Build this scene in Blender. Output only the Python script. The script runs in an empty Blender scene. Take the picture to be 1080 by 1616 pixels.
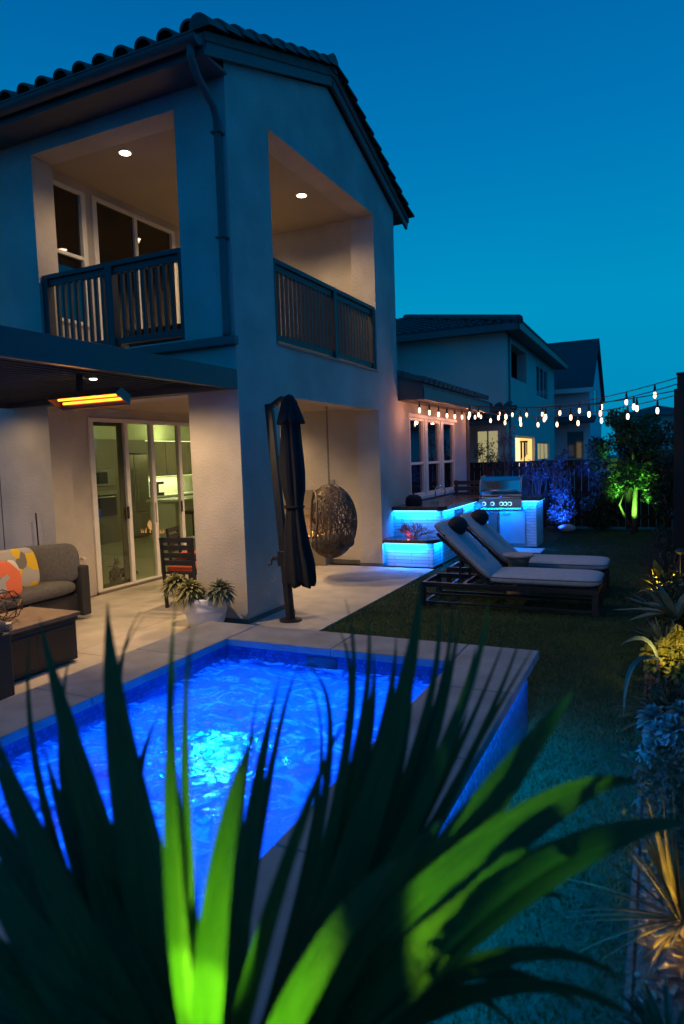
import bpy, math, random
import numpy as np
from mathutils import Vector, Matrix, noise as mnoise
R = math.radians
sc = bpy.context.scene
COL = sc.collection

# ------------------------------------------------------------------ camera
YAW, PITCH, ROLL, FPX = R(-25.42356), R(-4.50973), R(-1.90550), 1057.0
CAM = Vector((3.86204, -5.76768, 1.68))
_f = Vector((math.sin(YAW)*math.cos(PITCH), math.cos(YAW)*math.cos(PITCH), math.sin(PITCH)))
_r = Vector((math.cos(YAW), -math.sin(YAW), 0)); _u = _r.cross(_f)
_r, _u = _r*math.cos(ROLL)+_u*math.sin(ROLL), -_r*math.sin(ROLL)+_u*math.cos(ROLL)
cd = bpy.data.cameras.new('camera'); cam = bpy.data.objects.new('camera', cd); COL.objects.link(cam)
m3 = Matrix((_r, _u, -_f)).transposed()
cam.matrix_world = Matrix.Translation(CAM) @ m3.to_4x4()
cd.sensor_fit = 'VERTICAL'; cd.sensor_height = 36.0; cd.sensor_width = 24.0
cd.lens = 36.0*FPX/1616.0
cd.clip_start = 0.02; cd.clip_end = 800
cd.dof.use_dof = True; cd.dof.focus_distance = 8.5; cd.dof.aperture_fstop = 2.4
sc.camera = cam
def at(px, py, d):
    "point at depth d (metres ahead of the lens) in the direction of a photo position"
    return CAM + (_r*((px-540)/FPX) - _u*((py-808)/FPX) + _f)*d

# ------------------------------------------------------------------ world: dusk sky
world = bpy.data.worlds.new('World'); sc.world = world; world.use_nodes = True
nt = world.node_tree; bg = nt.nodes['Background']
tc = nt.nodes.new('ShaderNodeTexCoord'); sx = nt.nodes.new('ShaderNodeSeparateXYZ')
nt.links.new(tc.outputs['Generated'], sx.inputs[0])
ramp = nt.nodes.new('ShaderNodeValToRGB'); nt.links.new(sx.outputs['Z'], ramp.inputs[0])
cr = ramp.color_ramp
cr.elements[0].position = 0.0; cr.elements[0].color = (0.0, .225, .42, 1)
cr.elements[1].position = 1.0; cr.elements[1].color = (0.0, .05, .22, 1)
for p, c in ((.08, (0, .262, .50, 1)), (.2, (0.0, .285, .54, 1)), (.40, (0, .178, .46, 1)), (.62, (0, .095, .33, 1))):
    e = cr.elements.new(p); e.color = c
dp = nt.nodes.new('ShaderNodeVectorMath'); dp.operation = 'DOT_PRODUCT'; dp.inputs[1].default_value = (-.5, .866, 0); nt.links.new(tc.outputs['Generated'], dp.inputs[0])
dm = nt.nodes.new('ShaderNodeMapRange'); dm.inputs['From Min'].default_value = -.5; dm.inputs['From Max'].default_value = .45; dm.interpolation_type = 'SMOOTHSTEP'; nt.links.new(dp.outputs['Value'], dm.inputs['Value'])
mxs = nt.nodes.new('ShaderNodeMix'); mxs.data_type = 'RGBA'; mxs.inputs[6].default_value = (.0, .155, .47, 1)
nt.links.new(dm.outputs[0], mxs.inputs[0]); nt.links.new(ramp.outputs[0], mxs.inputs[7])
nz = nt.nodes.new('ShaderNodeTexNoise'); nz.inputs['Scale'].default_value = 1.3; nz.inputs['Detail'].default_value = 2
nt.links.new(tc.outputs['Generated'], nz.inputs['Vector'])
mr = nt.nodes.new('ShaderNodeMapRange'); mr.inputs['To Min'].default_value = .9; mr.inputs['To Max'].default_value = 1.1
nt.links.new(nz.outputs['Fac'], mr.inputs['Value'])
nt.links.new(mr.outputs[0], bg.inputs['Strength'])
nt.links.new(mxs.outputs[2], bg.inputs[0])

sc.render.engine = 'CYCLES'
sc.view_settings.view_transform = 'Standard'; sc.view_settings.look = 'None'
sc.view_settings.exposure = 0.0; sc.view_settings.gamma = 1.0
sc.cycles.use_denoising = True
sc.cycles.max_bounces = 8; sc.cycles.diffuse_bounces = 4; sc.cycles.glossy_bounces = 4
sc.cycles.transmission_bounces = 6; sc.cycles.transparent_max_bounces = 12
sc.cycles.sample_clamp_indirect = 4.0
sc.cycles.caustics_reflective = False; sc.cycles.caustics_refractive = True
try: sc.cycles.use_light_tree = True
except Exception: pass

WARM = (1.0, .67, .33)
def lamp(kind, name, loc, energy, color, target=None, size=.05, spot=70, blend=.6, sy=None, parent=None):
    l = bpy.data.lights.new(name, kind); o = bpy.data.objects.new(name, l); COL.objects.link(o)
    l.energy = energy; l.color = color
    if kind == 'AREA':
        l.size = size
        if sy: l.shape = 'RECTANGLE'; l.size_y = sy
    else: l.shadow_soft_size = size
    if kind == 'SPOT': l.spot_size = R(spot); l.spot_blend = blend
    o.location = loc
    if target is not None:
        o.rotation_euler = (Vector(target)-Vector(loc)).to_track_quat('-Z', 'Y').to_euler()
    if parent: 
        o.parent = parent; o.location = Vector(loc)-OFF.get(parent.name, Vector((0,0,0)))
    return o

# ------------------------------------------------------------------ materials
def M(name, col, rough=.6, metal=0, col2=None, vscale=4, bump=0, bscale=60, emis=None, estr=0, spec=.5, trans=0, brick=None, coords='Object', vdetail=4):
    m = bpy.data.materials.new(name); m.use_nodes = True; n = m.node_tree; N = n.nodes; L = n.links
    b = N['Principled BSDF']; b.inputs['Base Color'].default_value = (*col, 1)
    b.inputs['Roughness'].default_value = rough; b.inputs['Metallic'].default_value = metal
    b.inputs['Specular IOR Level'].default_value = spec
    t = N.new('ShaderNodeTexCoord')
    if col2:
        z = N.new('ShaderNodeTexNoise'); z.inputs['Scale'].default_value = vscale; z.inputs['Detail'].default_value = vdetail
        L.new(t.outputs[coords], z.inputs['Vector'])
        r = N.new('ShaderNodeValToRGB'); r.color_ramp.elements[0].position = .35; r.color_ramp.elements[1].position = .68
        r.color_ramp.elements[0].color = (*col, 1); r.color_ramp.elements[1].color = (*col2, 1)
        L.new(z.outputs['Fac'], r.inputs[0]); L.new(r.outputs[0], b.inputs['Base Color'])
        # roughness wobble
        mm = N.new('ShaderNodeMapRange'); mm.inputs['To Min'].default_value = max(0, rough-.08); mm.inputs['To Max'].default_value = min(1, rough+.08)
        L.new(z.outputs['Fac'], mm.inputs['Value']); L.new(mm.outputs[0], b.inputs['Roughness'])
    if bump:
        z2 = N.new('ShaderNodeTexNoise'); z2.inputs['Scale'].default_value = bscale; z2.inputs['Detail'].default_value = 5
        L.new(t.outputs[coords], z2.inputs['Vector'])
        bp = N.new('ShaderNodeBump'); bp.inputs['Strength'].default_value = bump; bp.inputs['Distance'].default_value = .02
        L.new(z2.outputs['Fac'], bp.inputs['Height']); L.new(bp.outputs[0], b.inputs['Normal'])
    if brick:
        bw, bh, ms, cA, cB, cM, ax = brick
        br = N.new('ShaderNodeTexBrick'); br.inputs['Scale'].default_value = 1
        br.inputs['Brick Width'].default_value = bw; br.inputs['Row Height'].default_value = bh; br.inputs['Mortar Size'].default_value = ms
        br.inputs['Color1'].default_value = (*cA, 1); br.inputs['Color2'].default_value = (*cB, 1); br.inputs['Mortar'].default_value = (*cM, 1)
        s = N.new('ShaderNodeSeparateXYZ'); c = N.new('ShaderNodeCombineXYZ'); L.new(t.outputs['Object'], s.inputs[0])
        if ax == 'wall':
            a = N.new('ShaderNodeMath'); a.operation = 'ADD'; L.new(s.outputs['X'], a.inputs[0]); L.new(s.outputs['Y'], a.inputs[1])
            L.new(a.outputs[0], c.inputs['X']); L.new(s.outputs['Z'], c.inputs['Y'])
        else:
            L.new(s.outputs['X'], c.inputs['X']); L.new(s.outputs['Y'], c.inputs['Y'])
        L.new(c.outputs[0], br.inputs['Vector']); L.new(br.outputs['Color'], b.inputs['Base Color'])
        bp = N.new('ShaderNodeBump'); bp.inputs['Strength'].default_value = .5; bp.inputs['Distance'].default_value = .01
        inv = N.new('ShaderNodeMath'); inv.operation = 'SUBTRACT'; inv.inputs[0].default_value = 1; L.new(br.outputs['Fac'], inv.inputs[1])
        L.new(inv.outputs[0], bp.inputs['Height']); L.new(bp.outputs[0], b.inputs['Normal'])
    if emis:
        b.inputs['Emission Color'].default_value = (*emis, 1); b.inputs['Emission Strength'].default_value = estr
    if trans:
        tr = N.new('ShaderNodeBsdfTranslucent'); mx = N.new('ShaderNodeMixShader'); mx.inputs[0].default_value = trans
        tr.inputs[0].default_value = (*[min(1, c*1.3) for c in col], 1)
        if col2: L.new(r.outputs[0], tr.inputs[0])
        L.new(b.outputs[0], mx.inputs[1]); L.new(tr.outputs[0], mx.inputs[2]); L.new(mx.outputs[0], N['Material Output'].inputs[0])
    return m
def glass_mat(name, tint, refl=.08, bumps=0):
    m = bpy.data.materials.new(name); m.use_nodes = True; N = m.node_tree.nodes; L = m.node_tree.links
    N.remove(N['Principled BSDF'])
    t = N.new('ShaderNodeBsdfTransparent'); t.inputs[0].default_value = (*tint, 1)
    g = N.new('ShaderNodeBsdfGlossy'); g.inputs['Roughness'].default_value = .01; g.inputs[0].default_value = (1, 1, 1, 1)
    fr = N.new('ShaderNodeFresnel'); fr.inputs[0].default_value = 1.5
    ad = N.new('ShaderNodeMath'); ad.operation = 'ADD'; ad.inputs[1].default_value = refl; L.new(fr.outputs[0], ad.inputs[0])
    ge = N.new('ShaderNodeNewGeometry'); iv_ = N.new('ShaderNodeMath'); iv_.operation = 'SUBTRACT'; iv_.inputs[0].default_value = 1; L.new(ge.outputs['Backfacing'], iv_.inputs[1])
    mu = N.new('ShaderNodeMath'); mu.operation = 'MULTIPLY'; L.new(ad.outputs[0], mu.inputs[0]); L.new(iv_.outputs[0], mu.inputs[1])
    mx = N.new('ShaderNodeMixShader'); L.new(mu.outputs[0], mx.inputs[0]); L.new(t.outputs[0], mx.inputs[1]); L.new(g.outputs[0], mx.inputs[2])
    L.new(mx.outputs[0], N['Material Output'].inputs[0])
    return m

STUCCO = M('stucco', (.44, .395, .345), .9, col2=(.58, .515, .45), vscale=1.7, bump=.45, bscale=45, spec=.2, vdetail=9)
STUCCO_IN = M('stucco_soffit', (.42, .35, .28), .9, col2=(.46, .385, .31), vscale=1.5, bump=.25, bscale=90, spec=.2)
STUCCO_N = M('neighbour_stucco', (.62, .57, .48), .9, col2=(.68, .62, .52), vscale=1, bump=.2, bscale=60, spec=.2)
SIDING_N = M('pale_siding', (.72, .74, .74), .8, col2=(.66, .69, .70), vscale=2)
WHITE = M('white_vinyl', (.78, .74, .68), .45, col2=(.72, .68, .62), vscale=9)
TILE = M('clay_roof_tile', (.11, .085, .075), .8, col2=(.19, .14, .12), vscale=6, bump=.3, bscale=40)
TILE_N = M('neighbour_roof_tile', (.05, .048, .046), .85, col2=(.09, .08, .075), vscale=5, bump=.4, bscale=25)
SHINGLE = M('dark_shingle', (.05, .055, .06), .9, col2=(.08, .08, .085), vscale=12, bump=.4, bscale=40)
GUTTER = M('gutter_paint', (.10, .09, .08), .5, col2=(.125, .11, .10), vscale=5)
RAIL = M('railing_paint', (.04, .037, .036), .5, col2=(.055, .05, .048), vscale=8)
PERG = M('pergola_aluminium', (.045, .045, .048), .4, col2=(.06, .06, .062), vscale=6)
DARK = M('black_powder_coat', (.011, .011, .013), .4, col2=(.017, .017, .019), vscale=20)
CANVAS = M('black_canvas', (.009, .009, .011), .85, col2=(.015, .015, .017), vscale=12, bump=.3, bscale=120)
CONC = M('patio_concrete', (.40, .355, .30), .7, col2=(.54, .48, .405), vscale=3.2, bump=.25, bscale=120, vdetail=9)
COPE = M('coping_stone', (.22, .21, .20), .6, col2=(.34, .325, .305), vscale=5, vdetail=10, bump=.3, bscale=90)
STEEL = M('stainless_steel', (.55, .55, .56), .22, 1.0, col2=(.6, .6, .6), vscale=6)
CHROME = M('polished_steel', (.75, .75, .75), .08, 1.0)
LEDGER = M('stacked_white_stone', (.62, .62, .6), .7, bump=.3, brick=(.55, .052, .0035, (.62, .62, .6), (.5, .5, .49), (.2, .2, .2), 'wall'))
QUARTZ = M('dark_counter_stone', (.05, .045, .045), .25, col2=(.085, .075, .07), vscale=25)
TURF = M('turf_base', (.018, .032, .012), .95, col2=(.03, .05, .016), vscale=1.6, bump=.6, bscale=120)
BLADE = M('turf_blade', (.028, .075, .018), .7, col2=(.05, .11, .028), vscale=3, trans=.25)
MULCH = M('bark_mulch', (.06, .042, .028), .95, col2=(.11, .08, .055), vscale=12, bump=1, bscale=45)
EARTH = M('far_ground', (.04, .045, .035), .95, col2=(.06, .06, .045), vscale=.3, bump=.3, bscale=5)
WICKER = M('dark_wicker', (.05, .045, .042), .6, brick=(.035, .012, .003, (.05, .052, .06), (.03, .033, .04), (.012, .011, .011), 'wall'))
CUSH = M('grey_cushion', (.095, .09, .09), .95, col2=(.125, .12, .118), vscale=30, bump=.35, bscale=220)
LCUSH = M('lounger_canvas', (.36, .38, .43), .9, col2=(.42, .44, .49), vscale=25, bump=.25, bscale=240)
TABTOP = M('wood_look_top', (.16, .115, .08), .5, col2=(.24, .17, .12), vscale=9, bump=.2, bscale=40)
RATTAN = M('brown_rattan', (.075, .05, .035), .5, col2=(.12, .08, .055), vscale=14)
GLASS = glass_mat('door_glass', (.86, .90, .80), .015)
WINDARK = glass_mat('upper_window_glass', (.12, .13, .13), .05)
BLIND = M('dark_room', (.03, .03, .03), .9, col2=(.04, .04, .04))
CERAM = M('white_ceramic', (.72, .72, .72), .35, col2=(.66, .66, .66), vscale=14, bump=.0)
RED = M('red_cushion', (.42, .06, .02), .85, col2=(.5, .09, .03), vscale=20, bump=.3, bscale=150)
LEAF_Y = M('yucca_leaf', (.018, .058, .012), .5, col2=(.07, .14, .03), vscale=2.2, trans=.3, bump=.5, bscale=6)
def leaf_uv(mt):
    N = mt.node_tree.nodes; L = mt.node_tree.links; uv = N.new('ShaderNodeUVMap'); mp = N.new('ShaderNodeMapping'); mp.inputs['Scale'].default_value = (9, 1.2, 1)
    L.new(uv.outputs[0], mp.inputs[0])
    for nd in N:
        if nd.type == 'TEX_NOISE': L.new(mp.outputs[0], nd.inputs['Vector'])
leaf_uv(LEAF_Y)
BARK = M('bark', (.09, .065, .045), .9, col2=(.14, .1, .07), vscale=14, bump=.8, bscale=40)
FENCE = M('fence_board', (.022, .016, .014), .85, col2=(.036, .026, .022), vscale=7, bump=.3, bscale=50)
def foliage(name, a, b, tr=.3): return M(name, a, .55, col2=b, vscale=9, trans=tr)
F_DARK = foliage('dark_foliage', (.03, .05, .025), (.055, .085, .035))
F_TREE = foliage('tree_foliage', (.05, .09, .03), (.09, .15, .05))
F_BLUE = foliage('grey_foliage', (.10, .11, .12), (.16, .18, .17))
F_PURP = foliage('bronze_flax', (.06, .035, .035), (.11, .06, .05))
F_VARI = foliage('golden_foliage', (.16, .17, .03), (.34, .29, .05))
F_AGAVE = foliage('agave_leaf', (.09, .13, .09), (.15, .19, .13), .1)
F_SUCC = foliage('succulent_leaf', (.22, .21, .08), (.36, .33, .13), .15)
F_SUCC_D = foliage('succulent_leaf_grey', (.15, .17, .10), (.24, .25, .15), .15)
F_FLAX = foliage('straw_flax', (.045, .032, .02), (.20, .16, .035), .2)
def E_(name, c, s): return M(name, (0, 0, 0), emis=c, estr=s, rough=1, spec=0)
LAMPDISC = E_('lamp_lens', (1, .84, .62), 14)
BULB = E_('bulb_glow', (1, .54, .30), 6.5)
LEDS = E_('led_strip', (.25, .72, 1), 3)
KITLED = E_('kitchen_strip', (.9, 1, .45), 3.0)
HEATE = E_('heater_element', (1, .27, .02), 4.5)
HEATR = M('heater_reflector', (.45, .2, .09), .3, 1.0)
FLAME = E_('flame', (1, .42, .1), 7)

# ------------------------------------------------------------------ mesh builder
OFF = {}
class MB:
    def __init__(s): s.v = []; s.f = []; s.smooth = False
    def add(s, vs, fs):
        b = len(s.v); s.v += [tuple(v) for v in vs]; s.f += [tuple(i+b for i in f) for f in fs]; return s
    def box(s, x0, x1, y0, y1, z0, z1):
        v = [(x, y, z) for z in (z0, z1) for y in (y0, y1) for x in (x0, x1)]
        return s.add(v, [(0, 2, 3, 1), (4, 5, 7, 6), (0, 1, 5, 4), (2, 6, 7, 3), (0, 4, 6, 2), (1, 3, 7, 5)])
    def obox(s, c, ax, ay, az):
        c = Vector(c); ax, ay, az = Vector(ax), Vector(ay), Vector(az)
        v = [c+ax*i+ay*j+az*k for k in (-1, 1) for j in (-1, 1) for i in (-1, 1)]
        return s.add(v, [(0, 2, 3, 1), (4, 5, 7, 6), (0, 1, 5, 4), (2, 6, 7, 3), (0, 4, 6, 2), (1, 3, 7, 5)])
    def bar(s, a, b, w, h, up=(0, 0, 1)):
        a, b = Vector(a), Vector(b); d = (b-a); L = d.length; d.normalize(); up = Vector(up)
        if abs(d.dot(up)) > .98: up = Vector((1, 0, 0))
        sd = d.cross(up).normalized(); u2 = sd.cross(d)
        return s.obox((a+b)/2, d*(L/2), sd*(w/2), u2*(h/2))
    def tube(s, pts, r, n=8, caps=True):
        pts = [Vector(p) for p in pts]; rr = r if isinstance(r, (list, tuple)) else [r]*len(pts)
        vs = []; prev = None
        for i, p in enumerate(pts):
            d = (pts[min(i+1, len(pts)-1)]-pts[max(i-1, 0)]); 
            if d.length < 1e-9: d = Vector((0, 0, 1))
            d.normalize()
            if prev is None:
                up = Vector((0, 0, 1)) if abs(d.z) < .9 else Vector((1, 0, 0)); a = d.cross(up).normalized()
            else:
                a = (prev-d*prev.dot(d)); a = a.normalized() if a.length > 1e-6 else d.orthogonal().normalized()
            prev = a; b = d.cross(a)
            for k in range(n):
                t = 2*math.pi*k/n; vs.append(p+(a*math.cos(t)+b*math.sin(t))*rr[i])
        fs = [(i*n+k, i*n+(k+1) % n, (i+1)*n+(k+1) % n, (i+1)*n+k) for i in range(len(pts)-1) for k in range(n)]
        if caps: fs += [tuple(range(n-1, -1, -1)), tuple((len(pts)-1)*n+k for k in range(n))]
        return s.add(vs, fs)
    def lathe(s, prof, c=(0, 0, 0), n=24, fn=None):
        c = Vector(c); vs = []
        for (r, z) in prof:
            for k in range(n):
                t = 2*math.pi*k/n; q = r*(fn(t, z) if fn else 1)
                vs.append(c+Vector((q*math.cos(t), q*math.sin(t), z)))
        m = len(prof)
        fs = [(i*n+k, i*n+(k+1) % n, (i+1)*n+(k+1) % n, (i+1)*n+k) for i in range(m-1) for k in range(n)]
        fs += [tuple(range(n-1, -1, -1)), tuple((m-1)*n+k for k in range(n))]
        return s.add(vs, fs)
    def ball(s, c, r, n=12, m=8, sq=(1, 1, 1)):
        prof = [(max(1e-4, math.sin(math.pi*i/m)), -math.cos(math.pi*i/m)) for i in range(m+1)]
        b = len(s.v); s.lathe(prof, n=n); 
        for i in range(b, len(s.v)):
            x, y, z = s.v[i]; s.v[i] = (c[0]+x*r*sq[0], c[1]+y*r*sq[1], c[2]+z*r*sq[2])
        return s
    def prism(s, poly, axis, a, b):
        "poly in the two other axes, extruded along axis from a to b"
        n = len(poly)
        def P(u, v, w): return {'x': (w, u, v), 'y': (u, w, v), 'z': (u, v, w)}[axis]
        vs = [P(u, v, a) for u, v in poly]+[P(u, v, b) for u, v in poly]
        fs = [tuple(range(n-1, -1, -1)), tuple(range(n, 2*n))]+[(i, (i+1) % n, n+(i+1) % n, n+i) for i in range(n)]
        return s.add(vs, fs)
    def cushion(s, c, hx, hy, hz, n=10, puff=.8, rot=None):
        "rounded box cushion (superellipsoid)"
        b = len(s.v); vs = []; fs = []
        mm = Matrix(rot) if rot is not None else Matrix.Identity(3)
        nu, nv = 32, 14; e1, e2 = .22, .24
        def cp(a, e): q = math.cos(a); return math.copysign(abs(q)**e, q)
        def sp(a, e): q = math.sin(a); return math.copysign(abs(q)**e, q)
        for j in range(nv+1):
            ph = -math.pi/2+math.pi*j/nv
            for i in range(nu):
                th = 2*math.pi*i/nu
                p = Vector((hx*cp(ph, e2*puff*1.6)*cp(th, e1), hy*cp(ph, e2*puff*1.6)*sp(th, e1), hz*sp(ph, .75)))
                vs.append(Vector(c)+mm @ p)
        fs = [(j*nu+i, j*nu+(i+1) % nu, (j+1)*nu+(i+1) % nu, (j+1)*nu+i) for j in range(nv) for i in range(nu)]
        return s.add(vs, fs)
    def blade(s, p0, d, L, w, droop=.2, seg=8, nrm=None, fold=.25, twist=0, pk=.35, ctrl=None, curl=0, ex=1.8):
        p0 = Vector(p0); d = Vector(d).normalized()
        nrm = Vector(nrm) if nrm is not None else Vector((0, 0, 1))
        vs = []
        pts = []
        for i in range(seg+1):
            t = i/seg
            if ctrl is None: p = p0+d*(L*t)+Vector((0, 0, -1))*(droop*L*t*t)
            else: p = p0*(1-t)**2+Vector(ctrl[0])*(2*t*(1-t))+Vector(ctrl[1])*t*t
            pts.append(p)
        for i in range(seg+1):
            t = i/seg; tg = (pts[min(i+1, seg)]-pts[max(i-1, 0)]).normalized()
            sd = tg.cross(nrm)
            sd = sd.normalized() if sd.length > 1e-4 else tg.orthogonal().normalized()
            if twist: sd = Matrix.Rotation(twist*t, 3, tg) @ sd
            up = sd.cross(tg)
            ww = w*.5*((.55+.45*min(1, t/pk)) if t < pk else max(.0, 1-((t-pk)/(1-pk))**ex))
            ww = max(ww, .0006)
            vs += [pts[i]-sd*ww+up*(ww*fold), pts[i], pts[i]+sd*ww+up*(ww*fold)]
        fs = []
        for i in range(seg):
            a = i*3; fs += [(a, a+1, a+4, a+3), (a+1, a+2, a+5, a+4)]
        return s.add(vs, fs)
    def build(s, name, mat, parent=None, smooth=False, bevel=0, kind=None, label=None, cat=None, group=None, sub=0, solid=0):
        off = OFF.get(parent.name, Vector((0, 0, 0))) if parent else Vector((0, 0, 0))
        me = bpy.data.meshes.new(name)
        me.from_pydata([(v[0]-off[0], v[1]-off[1], v[2]-off[2]) for v in s.v], [], s.f); me.update()
        o = bpy.data.objects.new(name, me); COL.objects.link(o); me.materials.append(mat)
        if smooth: me.polygons.foreach_set('use_smooth', [True]*len(me.polygons))
        if parent: o.parent = parent
        OFF[o.name] = off
        if solid: md = o.modifiers.new('solid', 'SOLIDIFY'); md.thickness = solid; md.offset = 0
        if bevel:
            md = o.modifiers.new('bevel', 'BEVEL'); md.width = bevel; md.segments = 2; md.limit_method = 'ANGLE'; md.angle_limit = R(40)
        if sub: md = o.modifiers.new('sub', 'SUBSURF'); md.levels = md.render_levels = sub
        if kind: o['kind'] = kind
        if label: o['label'] = label
        if cat: o['category'] = cat
        if group: o['group'] = group
        return o
def thing(name, label, cat, loc=(0, 0, 0), group=None):
    o = bpy.data.objects.new(name, None); COL.objects.link(o); o.location = loc; o.empty_display_size = .1
    o['label'] = label; o['category'] = cat
    if group: o['group'] = group
    OFF[o.name] = Vector(loc)
    return o
def dup(root, loc=None, rotz=None, label=None):
    def cp(o, par):
        c = o.copy(); COL.objects.link(c); OFF[c.name] = OFF.get(o.name, Vector((0, 0, 0)))
        if par: c.parent = par; c.matrix_parent_inverse = o.matrix_parent_inverse
        for ch in list(o.children): cp(ch, c)
        return c
    r = cp(root, None)
    if loc is not None: r.location = loc; OFF[r.name] = Vector(loc)
    if rotz is not None: r.rotation_euler = (0, 0, rotz)
    if label: r['label'] = label
    return r

# ================================================================== SETTING
def holed(x0, x1, y0, y1, z0, z1):
    q = MB(); q.box(x0, .85, y0, y1, z0, z1) if x0 < .84 else None; q.box(3.05, x1, y0, y1, z0, z1); a = max(x0, .85)
    q.box(a, 3.05, y0, -4.72, z0, z1); q.box(a, 3.05, -1.74, y1, z0, z1); return q
holed(-150, 150, -60, 250, -.2, -.06).build('ground', EARTH, kind='structure')
holed(.845, 3.77, -8, 9.6, -.06, -.012).build('lawn', TURF, kind='structure')
pt = MB()
for (x0, x1) in ((-9, -2.802), (-2.798, -.982), (-.978, .83)):
    for (y0, y1) in ((-8, -4.002), (-3.998, -1.402), (-1.398, 1.148), (1.152, 3.758)):
        if x0 < -2.8 and y1 > 0: continue
        pt.box(x0, x1, y0, y1, -.06, 0)
pt.box(-9, -2.802, -1.398, 0, -.06, 0)
pt.build('patio', CONC, kind='structure', bevel=.004)
MB().box(.83, 2.05, 5.75, 6.3, -.05, .0).build('grill_pad', CONC, kind='structure', bevel=.004)
MB().box(3.79, 6.2, -8, 9.6, -.06, .0).build('planting_bed', MULCH, kind='structure')
MB().box(3.77, 3.79, -8, 9.6, -.06, .006).build('bed_edging', MULCH, kind='structure')

# turf blades
rng = np.random.default_rng(3)
def turf(n, x0, x1, y0, y1, h):
    P = np.stack([rng.uniform(x0, x1, n), rng.uniform(y0, y1, n), np.full(n, -.012)], 1)
    keep = ~((P[:, 0] < 3.2) & (P[:, 1] > -4.8) & (P[:, 1] < -1.62)) & ~((P[:, 0] < 2.07) & (P[:, 1] > 5.73)) 
    P = P[keep]; n = len(P)
    a = rng.uniform(0, 2*math.pi, n); w = rng.uniform(.002, .004, n); hh = h*rng.uniform(.6, 1.25, n)
    sd = np.stack([np.cos(a)*w, np.sin(a)*w, np.zeros(n)], 1)
    ln = rng.normal(0, .35, (n, 2))*hh[:, None]
    T = P+np.stack([ln[:, 0], ln[:, 1], hh], 1)
    V = np.stack([P-sd, P+sd, T], 1).reshape(-1, 3)
    return V
V = np.concatenate([turf(120000, .84, 3.765, -4.9, 1, .021), turf(70000, .84, 3.765, 1, 6, .022), turf(30000, .84, 3.765, 6, 9.5, .024)])
me = bpy.data.meshes.new('grass'); nf = len(V)//3
me.vertices.add(len(V)); me.vertices.foreach_set('co', V.astype(np.float32).ravel())
me.loops.add(len(V)); me.loops.foreach_set('vertex_index', np.arange(len(V), dtype=np.int32))
me.polygons.add(nf); me.polygons.foreach_set('loop_start', np.arange(0, len(V), 3, dtype=np.int32))
me.update(calc_edges=True); me.validate()
go = bpy.data.objects.new('grass', me); COL.objects.link(go); me.materials.append(BLADE)
go['kind'] = 'stuff'; go['label'] = 'short green turf covering the side yard'; go['category'] = 'grass'

# mulch chips: loose wood pieces on the bed
random.seed(5); ch = MB()
for i in range(2600):
    x = random.uniform(3.8, 4.7); y = random.uniform(-4.9, -.5) if i < 2100 else random.uniform(-.5, 5)
    a = random.uniform(0, 6.28); l = random.uniform(.008, .03); w = random.uniform(.003, .009)
    d = Vector((math.cos(a), math.sin(a), random.uniform(-.4, .4))); s_ = Vector((-math.sin(a), math.cos(a), random.uniform(-.4, .4)))
    ch.obox((x, y, random.uniform(.004, .018)), d*l*.7, s_*w, d.cross(s_).normalized()*.002)
ch.build('mulch_chips', M('wood_chip', (.09, .065, .04), .9, col2=(.2, .15, .09), vscale=25), kind='stuff', label='loose pale wood chips in the planting bed', cat='mulch')

# ================================================================== HOUSE
house = thing('house', 'two-storey stucco house with corner balcony, gable end and lit patio', 'house', (0, 0, 0))
w = MB()
w.box(-.63, 0, 0, .8, 0, 5.29)                       # corner pillar
w.box(-.38, 0, 3.77, 4.62, 0, 5.29)                  # far pillar
w.box(-.3, -.001, .8, 3.77, 2.41, 2.98)              # gable band
w.box(-2.70, -.63, .001, .3, 2.41, 2.98)             # side band
w.prism([(0, 5.29), (4.62, 5.29), (4.62, 5.59), (2.33, 6.42), (0, 5.59)], 'x', -.3, 0)
w.box(-9, -.3, 0, .3, 5.29, 5.56)
w.box(-9, -2.70, 0, .3, 0, 5.29)
w.box(-3.02, -.38, 4.3, 4.62, 0, 5.56); w.box(-9, -3.02, 4.3, 4.62, 2.85, 5.56)
# door wall x=-2.86 with openings
def wall_x(w, x0, x1, ya, yb, za, zb, holes):
    ys = sorted({ya, yb, *[h[0] for h in holes], *[h[1] for h in holes]}); 
    for a, b in zip(ys[:-1], ys[1:]):
        hs = sorted([(h[2], h[3]) for h in holes if h[0] <= a+1e-6 and h[1] >= b-1e-6]); z = za
        for h0, h1 in hs:
            if h0 > z+1e-6: w.box(x0, x1, a, b, z, h0)
            z = h1
        if z < zb-1e-6: w.box(x0, x1, a, b, z, zb)
wall_x(w, -3.02, -2.86, .3, 3.9, 0, 5.4, [(.78, 3.3, .0, 2.33), (.34, .90, 3.5, 5.2), (1.08, 2.68, 2.94, 5.22)])
w.box(-2.86, -.3, 3.9, 4.1, 0, 5.4)                  # recess end wall
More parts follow.
